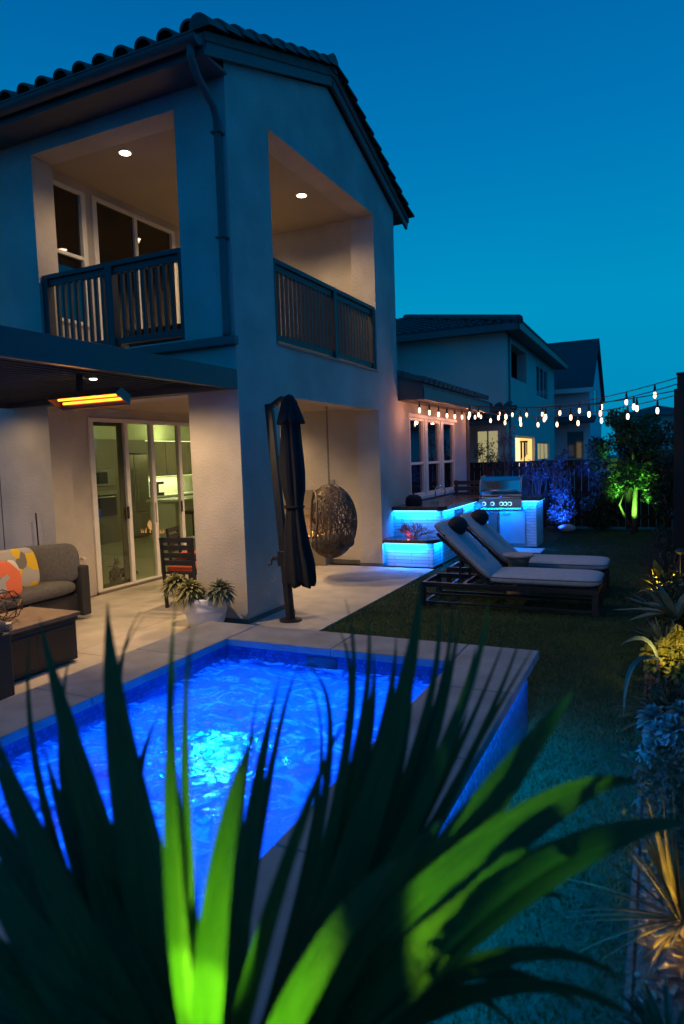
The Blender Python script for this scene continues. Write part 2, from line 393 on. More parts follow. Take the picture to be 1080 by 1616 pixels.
# wing wall flush with the gable: x=0, y 4.62..9
wall_x(w, -.2, -.002, 4.62, 9.0, 0, 2.8, [(5.16, 5.96, .98, 2.36), (6.12, 6.95, .98, 2.36), (7.12, 7.95, .98, 2.36)])
w.box(-4, -.2, 8.8, 9.0, 0, 2.8)
w.build('wall', STUCCO, house)
MB().box(-3.62, -3.605, -.004, .0, .05, 2.7).build('control_joint', GUTTER, house)
MB().box(-2.86, -.3, .3, 3.9, 5.33, 5.5).build('ceiling', STUCCO_IN, house)
MB().box(-2.86, -.3, .3, 3.9, 2.46, 2.90).build('ceiling', STUCCO_IN, house)
MB().box(-2.86, -.02, .02, 3.9, 2.90, 2.94).build('balcony_floor', CONC, house)
b = MB(); b.box(-2.72, .05, -.09, -.002, 2.87, 2.95); b.box(.0015, .05, -.002, .5, 2.87, 2.95)
b = MB(); b.box(-2.72, .035, -.085, -.002, 2.86, 2.95)
b.build('belly_band', GUTTER, house, bevel=.008)
MB().box(-.012, .03, .8, 3.77, 2.975, 3.0).build('opening_sill', STUCCO_IN, house, bevel=.004)
for bx in ((-.638, .008, -.008, .808, 0, .05), (-.388, .008, 3.762, 4.62, 0, .05), (-2.85, -.39, 3.885, 3.9, 0, .07)): MB().box(*bx).build('plinth', GUTTER, house)

def barrel_roof(mb, x0, x1, ye, ze, yr, zr, pitch=.27, course=.36, r=.085):
    "half-round tiles on a slope from the eave (ye,ze) up to the ridge (yr,zr), columns spaced along x"
    d = Vector((0, yr-ye, zr-ze)); L = d.length; d.normalize(); nrm = Vector((0, -d.z, d.y)) if d.y > 0 else Vector((0, d.z, -d.y))
    k = 0; x = x1
    n = int((x1-x0)/pitch)
    for i in range(n+1):
        x = x1-i*pitch
        m = int(L/course)+1
        for j in range(m):
            a = Vector((x, ye, ze))+d*(j*course); b_ = Vector((x, ye, ze))+d*min(L, (j+1)*course+.04)
            jx = random.uniform(-.006, .006)
            vs = []
            for (p, rr, lift) in ((a, r*1.08, .018), (b_, r*.9, .0)):
                for q in range(9):
                    t = math.pi*q/8
                    vs.append(p+Vector((jx+math.cos(t)*rr*1.15, 0, 0))+nrm*(math.sin(t)*rr+lift))
            for q in range(9):
                t = math.pi*q/8; vs.append(a+Vector((jx+math.cos(t)*r*.9*1.15, 0, 0))+nrm*(math.sin(t)*r*.9+.012))
            fs = [(q, q+1, 9+q+1, 9+q) for q in range(8)]+[(q, 18+q, 18+q+1, q+1) for q in range(8)]
            mb.add(vs, fs)
def rake_tiles(mb, x, ye, ze, yr, zr, r=.105, course=.3):
    d = Vector((0, yr-ye, zr-ze)); L = d.length; d.normalize(); nrm = Vector((0, -d.z, d.y)) if d.y > 0 else Vector((0, d.z, -d.y))
    m = int(L/course)
    for j in range(m+1):
        a = Vector((x, ye, ze))+d*(j*course-.03); b_ = Vector((x, ye, ze))+d*min(L, (j+1)*course+.03); vs = []
        for (p, rr, lift) in ((a, r*1.1, .02), (b_, r*.86, .0)):
            for q in range(9):
                t = math.pi*q/8; vs.append(p+Vector((math.cos(t)*rr, 0, 0))+nrm*(math.sin(t)*rr*1.0+lift-.03))
        fs = [(q, q+1, 9+q+1, 9+q) for q in range(8)]+[tuple(range(9)), tuple(range(17, 8, -1))]
        mb.add(vs, fs)
YE, ZE, YR, ZR, XR = -.42, 5.57, 2.34, 6.60, .10
rf = MB()
rf.prism([(YE, ZE-.03), (YE, ZE+.05), (YR, ZR+.05), (2*YR-YE, ZE+.05), (2*YR-YE, ZE-.03), (YR, ZR-.06)], 'x', -9, XR)
barrel_roof(rf, -9, XR-.16, YE-.03, ZE+.06, YR, ZR+.06)
barrel_roof(rf, -2.5, XR-.16, 2*YR-YE+.03, ZE+.06, YR, ZR+.06)
rake_tiles(rf, XR-.03, YE-.02, ZE+.08, YR, ZR+.07); rake_tiles(rf, XR-.03, 2*YR-YE+.02, ZE+.08, YR, ZR+.07)
for i in range(24):
    x = XR-i*.38; rf.tube([(x+.02, YR, ZR+.09), (x-.38, YR, ZR+.075)], [.12, .1], 10)
rf.build('roof', TILE, house, smooth=False)
fb = MB()
fb.bar((XR-.04, YE, ZE-.06), (XR-.04, YR, ZR-.08), .04, .17); fb.bar((XR-.04, 2*YR-YE, ZE-.06), (XR-.04, YR, ZR-.08), .04, .17)
fb.box(-9, XR-.02, YE, YE+.03, ZE-.15, ZE-.02); fb.box(-9, XR-.06, YE+.03, -.0, ZE-.12, ZE-.09)
fb.build('fascia', GUTTER, house, bevel=.004)
# half-round gutter
g = MB(); gy, gz, gr = YE-.075, ZE-.02, .075
n = 12; vs = []
for x in (-9, XR-.03):
    for k in range(n+1):
        t = math.pi+math.pi*k/n; vs.append((x, gy+math.cos(t)*gr, gz+math.sin(t)*gr))
    for k in range(n+1):
        t = math.pi+math.pi*k/n; vs.append((x, gy+math.cos(t)*(gr-.008), gz+math.sin(t)*(gr-.008)))
m_ = 2*(n+1)
g.add(vs, [(k, k+1, m_+k+1, m_+k) for k in range(n)]+[(n+1+k, m_+n+1+k, m_+n+2+k, n+2+k) for k in range(n)]+[tuple(m_+k for k in range(n+1))])
g.tube([(-9, gy-gr, gz), (XR-.03, gy-gr, gz)], .01, 6)
g.build('gutter', GUTTER, house, smooth=False)
ds = MB(); ds.tube([(-.02, gy, gz-.06), (-.02, gy+.0, gz-.16), (-.04, gy+.12, gz-.28), (-.06, -.12, gz-.42), (-.07, -.055, gz-.52), (-.07, -.055, 4.2), (-.07, -.055, 3.0), (-.07, -.06, 2.95)], .038, 10)
for z in (4.9, 3.9): ds.box(-.12, -.02, -.1, -.0, z, z+.02)
ds.build('downspout', GUTTER, house, smooth=True)

# railings
def railing(a, b, posts, name='railing'):
    a, b = Vector(a), Vector(b); d = (b-a).normalized(); L = (b-a).length
    r_ = MB()
    r_.bar(a+Vector((0, 0, .93)), b+Vector((0, 0, .93)), .10, .05); r_.bar(a+Vector((0, 0, .865)), b+Vector((0, 0, .865)), .045, .07)
    r_.bar(a+Vector((0, 0, .09)), b+Vector((0, 0, .09)), .05, .07)
    n = int(L/.098)
    for i in range(1, n):
        p = a+d*(i*L/n); 
        if any(abs((p-a).length-q) < .07 for q in posts): continue
        r_.bar(p+Vector((0, 0, .12)), p+Vector((0, 0, .84)), .036, .036, up=d)
    o = r_.build(name, RAIL, house, bevel=.003)
    for q in posts:
        p = a+d*q; MB().bar(p+Vector((0, 0, .0)), p+Vector((0, 0, .91)), .10, .10, up=d).build('newel_post', RAIL, o, bevel=.004)
railing((-.07, .80, 2.985), (-.07, 3.77, 2.985), [.03, 1.62, 2.94])
railing((-2.70, .09, 2.985), (-.63, .09, 2.985), [.03, 1.02, 2.04])

# windows and sliding doors
def glazed(name, x, ya, yb, za, zb, splits, mull=None, glass=WINDARK, fw=.045, parent=house, fr=WHITE, handle=False, trim=.05):
    f = MB(); f.box(x-.05, x+.025, ya-trim+.02, ya+fw, za, zb+.0); f.box(x-.05, x+.025, yb-fw, yb+trim-.02, za, zb)
    f.box(x-.05, x+.025, ya+fw, yb-fw, zb-fw, zb); f.box(x-.05, x+.025, ya+fw, yb-fw, za, za+fw)
    for s_ in splits: f.box(x-.045, x+.018, s_-fw*.7, s_+fw*.7, za+fw, zb-fw)
    if mull: 
        for m1 in mull: f.box(x-.045, x+.014, ya+fw, yb-fw, m1-.022, m1+.022)
    o = f.build(name, fr, parent, bevel=.003)
    ed = [ya+fw]+list(splits)+[yb-fw]
    for a, b_ in zip(ed[:-1], ed[1:]):
        MB().box(x-.022, x-.016, a+.012, b_-.012, za+fw-.005, zb-fw+.005).build('pane', glass, o)
    return o
glazed('window', -2.86, .34, .90, 3.5, 5.2, [], [4.36])
up = glazed('sliding_door', -2.86, 1.08, 2.68, 2.94, 5.22, [1.86])
dn = glazed('sliding_door', -2.86, .78, 3.3, .0, 2.33, [1.43, 1.96, 2.58], glass=GLASS, fw=.05)
MB().box(-2.842, -2.83, 1.36, 1.40, .95, 1.12).build('handle', DARK, dn)
MB().box(-2.842, -2.81, 1.935, 1.965, .85, 1.14).build('handle', WHITE, dn, bevel=.006)
MB().box(-2.842, -2.83, 2.53, 2.56, .95, 1.12).build('handle', DARK, dn)
sm = MB(); 
for z0, z1 in ((.05, .10), (2.23, 2.28)): sm.box(-2.90, -2.885, .83, 1.42, z0, z1)
sm.box(-2.90, -2.885, .83, .87, .05, 2.28); sm.box(-2.90, -2.885, 1.30, 1.40, .05, 2.28)
sm.build('screen_frame', M('screen_grey', (.11, .10, .09), .6), dn)
MB().box(-2.86, -2.80, .74, 3.35, .0, .028).build('threshold', M('bronze_sill', (.2, .17, .14), .5, .3), house, bevel=.004)
for i, (a, b_) in enumerate(((5.16, 5.96), (6.12, 6.95), (7.12, 7.95))):
    wn = glazed('window', -.03, a, b_, .98, 2.36, [], [1.56], glass=glass_mat('wing_glass', (.25, .28, .25), .12) if i == 0 else bpy.data.materials['wing_glass'], fw=.05, trim=.09)
wt = MB(); wt.box(.0, .03, 5.07, 8.04, 2.36, 2.42); wt.box(.0, .035, 5.07, 8.04, .92, .98)
for y0, y1 in ((5.97, 6.11), (6.96, 7.11)): wt.box(-.05, .01, y0, y1, .98, 2.36)
wt.build('window_trim', WHITE, house, bevel=.003)
# dark rooms behind upper and wing windows
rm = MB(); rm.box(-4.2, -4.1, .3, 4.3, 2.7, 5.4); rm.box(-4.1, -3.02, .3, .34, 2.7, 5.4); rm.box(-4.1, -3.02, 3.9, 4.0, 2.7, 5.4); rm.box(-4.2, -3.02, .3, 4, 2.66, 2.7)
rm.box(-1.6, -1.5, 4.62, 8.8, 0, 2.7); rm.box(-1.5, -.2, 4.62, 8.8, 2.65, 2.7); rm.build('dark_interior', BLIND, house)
cu = MB()
for k in range(9): cu.box(-2.98, -2.965, .37, .87, 5.13-k*.03, 5.15-k*.03)
cu.build('blind', M('blind_slat', (.25, .2, .16), .7), house)

# wing roof
wr = MB(); xo, zo = .42, 2.78
wr.prism([(-3.2, 3.9), (xo, zo), (xo, zo+.07), (-3.2, 4.0)], 'y', 4.66, 9.3)
for i in range(17):
    y = 4.75+i*.27
    for j in range(8):
        t0 = j*.42; dx, dz = -1/1.05, .31/1.05
        a = Vector((xo+.02+dx*t0, y, zo+.07+.31*t0/1.05)); b_ = Vector((xo+.02+dx*(t0+.45), y, zo+.07+.31*(t0+.45)/1.05))
        vs = []
        for (p, rr, lift) in ((a, .095, .02), (b_, .075, 0)):
            for q in range(7):
                t = math.pi*q/6; vs.append(p+Vector((.29*math.sin(t)*rr, math.cos(t)*rr, math.sin(t)*rr+lift)))
        wr.add(vs, [(q, q+1, 7+q+1, 7+q) for q in range(6)]+[tuple(range(7))])
wr.build('roof', TILE, house)
ws = MB(); ws.box(.0, xo-.01, 4.68, 9.25, 2.60, 2.63); ws.box(xo-.01, xo+.02, 4.66, 9.3, 2.60, 2.79); ws.prism([(-.0, 2.60), (xo, 2.60), (xo, 2.80), (0, 2.93)], 'y', 4.62, 4.66)
ws.build('fascia', GUTTER, house)
MB().box(-.002, .06, 8.86, 8.94, 0, 2.58).build('downspout', GUTTER, house, bevel=.01)

# recessed ceiling lamps
def can(x, y, z, e, name='ceiling_lamp', r=.062, parent=house, spot=150):
    t_ = MB().tube([(x, y, z-.012), (x, y, z+.002)], r*1.3, 20).build(name, WHITE, parent)
    MB().tube([(x, y, z-.0165), (x, y, z-.0125)], r, 20).build('lens', LAMPDISC, t_)
    lamp('SPOT', 'lamp_light', (x, y, z-.03), e, WARM, (x, y, 0), .05, spot, .8, parent=parent)
can(-1.78, .54, 5.33, 85); can(-.61, 2.68, 5.33, 150); can(-2.0, 2.9, 5.33, 85)
can(-.9, 1.25, 2.46, 120); can(-1.0, 2.05, 2.46, 140); can(-1.9, 3.3, 2.46, 75)

# wall outlet, wind chime etc.
MB().box(-.93, -.84, 3.868, 3.9, 1.24, 1.36).build('outlet_box', M('grey_box', (.25, .25, .25), .5), house, bevel=.008)

# linear fireplace in the recess end wall
fp = thing('fireplace', 'dark outdoor fireplace with small orange flames against the patio end wall', 'fireplace', (-1.6, 3.8, 0))
s_ = MB(); SUR = M('taupe_tile', (.20, .16, .13), .7, brick=(.6, .3, .004, (.2, .165, .135), (.18, .15, .12), (.1, .08, .07), 'wall'))
s_.box(-2.5, -.92, 3.62, 3.88, 0, .42); s_.box(-2.5, -.92, 3.76, 3.88, .80, 1.2); s_.box(-2.5, -2.35, 3.62, 3.88, .42, .80)
s_.box(-2.35, -.92, 3.84, 3.88, .42, .80)
s_.build('surround', SUR, fp, bevel=.005)
MB().box(-2.3, -.98, 3.68, 3.80, .42, .45).build('burner', DARK, fp)
fl = MB(); random.seed(2)
for i in range(11):
    x = -1.5+i*.05+random.uniform(-.01, .01); h = random.uniform(.03, .11)
    fl.tube([(x, 3.74, .44), (x+random.uniform(-.02, .02), 3.74, .44+h*.5), (x+random.uniform(-.03, .03), 3.74, .44+h)], [.012, .016*h/.1*.6, .001], 6)
fl.build('flame', FLAME, fp, smooth=True)
lamp('POINT', 'fire_light', (-1.4, 3.6, .62), 3, (1, .45, .15), size=.1, parent=fp)

# ------------------------------------------------------------------ kitchen seen through the glass
room = thing('kitchen_room', 'lit kitchen interior seen through the sliding glass doors', 'room', (-6, 4, 0))
KW = M('kitchen_wall', (.55, .55, .40), .8, col2=(.6, .6, .44), vscale=2)
KC = M('kitchen_cabinet', (.20, .175, .125), .55, col2=(.24, .21, .15), vscale=4)
KF = M('kitchen_floor', (.34, .30, .20), .3, col2=(.40, .35, .24), vscale=3)
k = MB(); k.box(-8.2, -8.0, -.5, 10, 0, 2.9); k.box(-8, -3.02, 9.9, 10, 0, 2.9); k.box(-8, -3.02, .3, .4, 0, 2.9); k.build('wall', KW, room)
MB().box(-8.2, -3.02, .3, 10, 2.72, 2.8).build('ceiling', KW, room)
MB().box(-3.1, -3.02, 4.1, 10, 0, 2.7).build('wall', KW, room)
MB().box(-8.2, -2.88, .3, 10, -.05, .012).build('floor', KF, room)
tall = thing('tall_cabinet', 'tall brown cabinet wall with built-in ovens inside the kitchen', 'cabinet', (-7.3, 5, 0))
t_ = MB(); 
for y0, y1 in ((3.2, 4.495), (4.505, 5.595)): t_.box(-8, -7.0, y0, y1, .0, 2.28)
t_.build('carcass', KC, tall, bevel=.006)
ov = MB(); ov.box(-7.0, -6.97, 4.7, 5.45, .62, 1.17).build('oven', M('oven_glass', (.03, .03, .03), .15), tall)
MB().box(-6.97, -6.95, 4.7, 5.45, 1.08, 1.17).build('control_panel', STEEL, tall)
MB().box(-7.0, -6.97, 4.7, 5.45, 1.27, 1.62).build('microwave', STEEL, tall, bevel=.01)
MB().box(-6.97, -6.965, 4.78, 5.22, 1.32, 1.57).build('microwave_door', bpy.data.materials['oven_glass'], tall)
h_ = MB(); h_.tube([(-6.93, 4.78, 1.03), (-6.93, 5.37, 1.03)], .012, 6); h_.build('handle', STEEL, tall)
fr_ = thing('refrigerator', 'large dark refrigerator beside the tall kitchen cabinets', 'refrigerator', (-7.3, 6.2, 0))
f_ = MB(); f_.box(-7.95, -7.02, 5.62, 6.55, .03, 1.95); f_.build('body', M('fridge_steel', (.2, .18, .13), .35, .5), fr_, bevel=.01)
for ya, yb in ((5.63, 6.08), (6.09, 6.54)): MB().box(-7.02, -6.99, ya, yb, .62, 1.94).build('door', bpy.data.materials['fridge_steel'], fr_, bevel=.008)
MB().box(-7.02, -6.99, 5.63, 6.54, .05, .6).build('freezer_drawer', bpy.data.materials['fridge_steel'], fr_, bevel=.008)
for y in (6.04, 6.13): MB().tube([(-6.96, y, .85), (-6.96, y, 1.6)], .012, 6).build('handle', STEEL, fr_)
MB().box(-8, -7.05, 5.6, 6.56, 1.97, 2.28).build('cabinet_box', KC, tall, bevel=.005)
kc = thing('kitchen_counter', 'kitchen counter with wall cabinets and glowing worktop light', 'counter', (-7.6, 7.6, 0))
MB().box(-8, -7.4, 6.6, 9.8, 0, .88).build('base', KC, kc, bevel=.005)
MB().box(-8, -7.37, 6.6, 9.8, .88, .92).build('worktop', M('pale_quartz', (.6, .6, .5), .3), kc)
uc = MB(); 
for y0 in (7.05, 7.5, 7.95, 8.4, 8.85): uc.box(-8, -7.62, y0, y0+.44, 1.40, 2.28)
uc.build('wall_cabinet', KC, kc, bevel=.006)
MB().box(-7.95, -7.9, 7.05, 9.5, 1.385, 1.395).build('led_strip', KITLED, kc)
lamp('AREA', 'worktop_light', (-7.8, 7.9, 1.37), 20, (1, 1, .65), (-7.8, 7.9, 0), .2, sy=2, parent=kc)
for ya, yb in ((3.3, 5.5), (5.7, 6.5), (7.1, 9.5)):
    MB().box(-7.7, -7.66, ya, yb, 2.29, 2.3).build('cove_strip', KITLED, room)
lamp('AREA', 'cove_light', (-7.5, 4.6, 2.34), 9, (.92, 1, .45), (-7.9, 4.6, 2.8), .25, sy=3, parent=room)
lamp('AREA', 'cove_light', (-7.7, 8.1, 2.34), 16, (.92, 1, .45), (-7.9, 8.1, 2.8), .25, sy=2.6, parent=room)
lamp('POINT', 'room_light', (-5.6, 4.2, 2.3), 30, (1, .97, .52), size=.3, parent=room)
lamp('POINT', 'room_light', (-5.6, 8.0, 2.3), 45, (1, .97, .52), size=.3, parent=room)
cm = thing('coffee_maker', 'black coffee maker standing on the lit kitchen worktop', 'coffee maker', (-7.6, 7.55, .92))
MB().box(-7.75, -7.45, 7.4, 7.62, .92, 1.0).build('base', DARK, cm, bevel=.01); MB().box(-7.75, -7.62, 7.4, 7.62, 1.0, 1.2).build('body', DARK, cm, bevel=.01)
MB().box(-7.75, -7.45, 7.4, 7.62, 1.2, 1.27).build('head', DARK, cm, bevel=.01)
isl = thing('kitchen_island', 'white kitchen island inside the glass doors', 'island', (-6, 6.5, 0))
MB().box(-6.3, -5.6, 5.75, 7.6, 0, .88).build('base', M('island_white', (.6, .6, .52), .5), isl, bevel=.01)
MB().box(-6.35, -5.4, 5.7, 7.65, .88, .93).build('top', bpy.data.materials['pale_quartz'], isl, bevel=.006)
st = thing('bar_stool', 'dark bar stool drawn up to the white kitchen island', 'stool', (-5.2, 5.85, 0))
MB().box(-5.35, -5.0, 5.65, 6.0, .62, .70).build('seat', DARK, st, bevel=.015)
for dx in (-.14, .14):
    for dy in (-.14, .14): MB().tube([(-5.17+dx*1.1, 5.82+dy*1.1, 0.01), (-5.17+dx, 5.82+dy, .62)], .014, 6).build('leg', DARK, st)
# crumpled cloth on kitchen floor
random.seed(9); cl = MB(); cl.ball((-3.55, 1.95, .05), .2, 22, 12, (.9, 1.1, .38))
cl.v = [tuple(Vector(v)+mnoise.noise_vector(Vector(v)*14)*.05) for v in cl.v]; cl.v = [(v[0], v[1], max(.014, v[2])) for v in cl.v]
cl.build('floor_cushion', CANVAS, smooth=True, label='rumpled black pet cushion on the floor behind the glass', cat='pet cushion')

# cat, sitting behind the glass
def skin_obj(name, pts, edges, radii, mat, sub=2, parent=None, root=0, **kw):
    me = bpy.data.meshes.new(name); off = OFF.get(parent.name, Vector((0, 0, 0))) if parent else Vector((0, 0, 0))
    me.from_pydata([tuple(Vector(p)-off) for p in pts], edges, []); o = bpy.data.objects.new(name, me); COL.objects.link(o)
    if parent: o.parent = parent
    o.modifiers.new('skin', 'SKIN'); 
    if not me.skin_vertices: me.attributes  # layer comes with the modifier
    sv = me.skin_vertices[0].data if len(me.skin_vertices) else None
    if sv is None: return o
    for i, r in enumerate(radii): sv[i].radius = (r, r) if not isinstance(r, tuple) else r; sv[i].use_root = (i == root)
    md = o.modifiers.new('sub', 'SUBSURF'); md.levels = md.render_levels = sub
    me.materials.append(mat); OFF[o.name] = off
    for k_, v_ in kw.items(): o[k_] = v_
    return o
def ensure_skin(name, pts, edges, radii, mat, **kw):
    # Object-mode creation of the skin layer
    me = bpy.data.meshes.new('tmp')
    return skin_obj(name, pts, edges, radii, mat, **kw)
FUR = M('tabby_fur', (.12, .11, .10), .9, col2=(.35, .33, .30), vscale=22, bump=.4, bscale=160)
cat = thing('cat', 'grey and white cat sitting upright behind the glass door', 'cat', (-3.2, 1.42, .012))
cx, cy, cz = -3.2, 1.42, .012
P_ = [(0, 0, .06), (.005, 0, .13), (.03, 0, .21), (.04, 0, .265), (.055, 0, .31), (.095, 0, .30),   # rump, back, chest, neck, head, muzzle
      (.075, .035, .12), (.085, .035, .02), (.105, .035, .012), (.075, -.035, .12), (.085, -.035, .02), (.105, -.035, .012),  # forelegs
      (.0, .06, .05), (.06, .065, .02), (.0, -.06, .05), (.06, -.065, .02),                     # haunches and hind feet
      (-.05, 0, .03), (-.08, .05, .015), (-.05, .11, .015)]                                     # tail
E1 = [(0, 1), (1, 2), (2, 3), (3, 4), (4, 5), (2, 6), (6, 7), (7, 8), (2, 9), (9, 10), (10, 11), (0, 12), (12, 13), (0, 14), (14, 15), (0, 16), (16, 17), (17, 18)]
skin_obj('body', [(cx+a, cy+b, cz+c) for a, b, c in P_], E1, [.075, .072, .058, .035, .042, .018, .022, .014, .014, .022, .014, .014, .045, .016, .045, .016, .016, .013, .009], FUR, parent=cat)
e_ = MB()
for s in (1, -1): e_.tube([(cx+.05, cy+s*.026, cz+.335), (cx+.05, cy+s*.034, cz+.38)], [.017, .001], 6)
e_.build('ear', FUR, cat)
e_ = MB()
for s in (1, -1): e_.ball((cx+.09, cy+s*.018, cz+.32), .006, 6, 5)
e_.build('eye', M('cat_eye', (.3, .35, .05), .1), cat)

# ================================================================== PERGOLA + HEATER
pg = thing('pergola', 'black louvred pergola attached to the house over the seating area', 'pergola', (-1.5, -2.2, 0))
f = MB(); f.box(-.06, .0, -4.4, -.004, 2.42, 2.62); f.box(-3.3, -3.24, -4.4, -.004, 2.42, 2.62)
f.box(-3.24, -.06, -.10, -.004, 2.42, 2.62); f.box(-3.24, -.06, -4.4, -4.34, 2.42, 2.62)
f.build('frame', PERG, pg, bevel=.004)
lv = MB()
x = -3.2
while x < -.1:
    lv.obox((x+.05, -2.2, 2.515), (.062, 0, .016), (0, 2.1, 0), (-.002, 0, .008)); lv.box(x+.095, x+.105, -4.3, -.1, 2.478, 2.505); x += .108
lv.build('louvre', PERG, pg)
po = MB()
for p in ((-.13, -4.33), (-3.23, -4.33)): po.box(p[0], p[0]+.12, p[1]-.06, p[1]+.06, 0, 2.42)
po.build('post', PERG, pg, bevel=.006)
def pgl(x, y, e): 
    t_ = MB().tube([(x, y, 2.478), (x, y, 2.50)], .042, 16).build('downlight', DARK, pg)
    MB().tube([(x, y, 2.472), (x, y, 2.4775)], .032, 16).build('lens', LAMPDISC, t_)
    lamp('SPOT', 'lamp_light', (x, y, 2.46), e, WARM, (x, y, 0), .04, 168, .5, parent=pg)
pgl(-.77, -1.17, 170); pgl(-2.5, -2.6, 60); pgl(-3.12, -.75, 22); pgl(-1.6, -3.2, 45)
ht = thing('patio_heater', 'slim electric patio heater glowing orange beneath the pergola', 'heater', (-.9, -1.08, 2.36))
sh = MB(); HC = Vector((-.55, -1.45, 2.26)); tilt = R(28)
ay = Vector((0, math.cos(tilt), -math.sin(tilt))); az = Vector((0, math.sin(tilt), math.cos(tilt)))
def hp(a, b, c): return HC+Vector((a, 0, 0))+ay*b+az*c
L2 = .39
sh.add([hp(-L2, -.09, -.03), hp(L2, -.09, -.03), hp(L2, -.06, .05), hp(-L2, -.06, .05), hp(-L2, .06, .05), hp(L2, .06, .05), hp(L2, .09, -.03), hp(-L2, .09, -.03)],
       [(0, 1, 2, 3), (3, 2, 5, 4), (4, 5, 6, 7), (0, 3, 4, 7), (1, 6, 5, 2)])
sh.build('housing', M('heater_case', (.2, .17, .15), .5, .6), ht, solid=.006)
rr = MB(); rr.add([hp(-L2+.01, -.075, -.02), hp(L2-.01, -.075, -.02), hp(L2-.01, -.04, .035), hp(-L2+.01, -.04, .035), hp(L2-.01, .04, .035), hp(-L2+.01, .04, .035), hp(L2-.01, .075, -.02), hp(-L2+.01, .075, -.02)],
       [(0, 1, 2, 3), (3, 2, 4, 5), (5, 4, 6, 7)]); rr.build('reflector', HEATR, ht)
for q in (-.03, .03): MB().tube([hp(-L2+.06, q, -.0), hp(L2-.06, q, -.0)], .011, 8).build('element', HEATE, ht)
br = MB(); br.bar(HC+Vector((-.1, 0, .05)), HC+Vector((-.1, 0, .23)), .04, .04); br.box(HC.x-.2, HC.x, HC.y-.05, HC.y+.05, 2.30, 2.32)
br.build('bracket', DARK, ht)
lamp('AREA', 'heater_light', hp(0, 0, -.04), 7, (1, .36, .08), hp(0, 0, -1), .8, sy=.1, parent=ht)

# ================================================================== FURNITURE
sofa = thing('sofa', 'dark wicker outdoor sofa with grey seat cushions beside the house wall', 'sofa', (-2.25, -1.6, 0))
s_ = MB(); s_.box(-2.65, -1.95, -3.1, -.28, .06, .30); s_.box(-2.72, -2.60, -3.1, -.28, .06, .66); s_.build('base', WICKER, sofa, bevel=.012)
for y in (-.30, -3.1): MB().box(-2.72, -1.88, y-.12 if y > -1 else y, y if y > -1 else y+.12, .05, .60).build('armrest', WICKER, sofa, bevel=.012)
for y0, y1 in ((-3.0, -1.74), (-1.72, -.43)): MB().cushion((-2.25, (y0+y1)/2, .385), .36, (y1-y0)/2, .085).build('seat_cushion', CUSH, sofa, smooth=True)
def rotm(ax, ang, ax2='Z', ang2=0): return Matrix.Rotation(ang2, 3, ax2) @ Matrix.Rotation(ang, 3, ax)
for x, y, az_ in ((-2.2, -.60, -38), (-2.42, -1.22, 0), (-2.42, -1.92, 0), (-2.42, -2.62, 0)): MB().cushion((x, y, .63), .10, .34, .225, rot=rotm('Y', R(-10), 'Z', R(az_))).build('back_cushion', CUSH, sofa, smooth=True)
def patch_mat(name, cols, scale, seed):
    m = bpy.data.materials.new(name); m.use_nodes = True; N = m.node_tree.nodes; L = m.node_tree.links; b = N['Principled BSDF']
    t = N.new('ShaderNodeTexCoord'); mp = N.new('ShaderNodeMapping'); mp.inputs['Location'].default_value = (seed, seed*.7, seed*1.3); mp.inputs['Scale'].default_value = (.2, 1, 1)
    v = N.new('ShaderNodeTexVoronoi'); v.inputs['Scale'].default_value = scale; v.distance = 'EUCLIDEAN'
    L.new(t.outputs['Object'], mp.inputs[0]); L.new(mp.outputs[0], v.inputs['Vector'])
    s = N.new('ShaderNodeSeparateColor'); L.new(v.outputs['Color'], s.inputs[0])
    r = N.new('ShaderNodeValToRGB'); r.color_ramp.interpolation = 'CONSTANT'; e = r.color_ramp.elements
    e[0].position = 0; e[0].color = (*cols[0], 1); e[1].position = 1/len(cols); e[1].color = (*cols[1], 1)
    for i in range(2, len(cols)): q = e.new(i/len(cols)); q.color = (*cols[i], 1)
    L.new(s.outputs[0], r.inputs[0]); L.new(r.outputs[0], b.inputs['Base Color']); b.inputs['Roughness'].default_value = .9
    return m
PY = patch_mat('yellow_geometric', [(.62, .40, .02), (.09, .085, .085), (.36, .34, .32), (.62, .40, .02), (.15, .14, .135), (.62, .40, .02)], 7, 1.9)
PR = patch_mat('coral_geometric', [(.5, .48, .45), (.62, .14, .06), (.2, .19, .19), (.62, .14, .06), (.32, .31, .30), (.5, .48, .45)], 8, 8.9)
MB().cushion((-2.18, -1.0, .645), .075, .22, .22, rot=rotm('Y', R(-16), 'Z', R(-8))).build('throw_pillow', PY, smooth=True, label='yellow and grey geometric pillow leaning on the sofa back', cat='pillow')
MB().cushion((-2.0, -1.33, .60), .07, .19, .19, rot=rotm('Y', R(-18), 'Z', R(-14))).build('throw_pillow', PR, smooth=True, label='coral, white and grey patterned pillow in front of the yellow one', cat='pillow')
MB().cushion((-2.25, -1.52, .64), .075, .2, .2, rot=rotm('Y', R(-16), 'Z', R(10))).build('throw_pillow', PY, smooth=True, label='yellow patterned pillow at the left edge of the photo on the sofa', cat='pillow')
tb = MB(); tb.tube([(-2.86, -.11, 0), (-2.9, -.1, 1.16)], .009, 8)
tb.build('garden_stake', DARK, label='thin dark metal rod standing behind the sofa', cat='stake')
# little tap on the wall by the sofa arm
MB().tube([(-2.85, .5, .52), (-2.79, .5, .52), (-2.79, .5, .50)], .018, 10).build('wall_tap', WHITE, label='small white tap on the wall beside the sliding door', cat='tap', smooth=True)

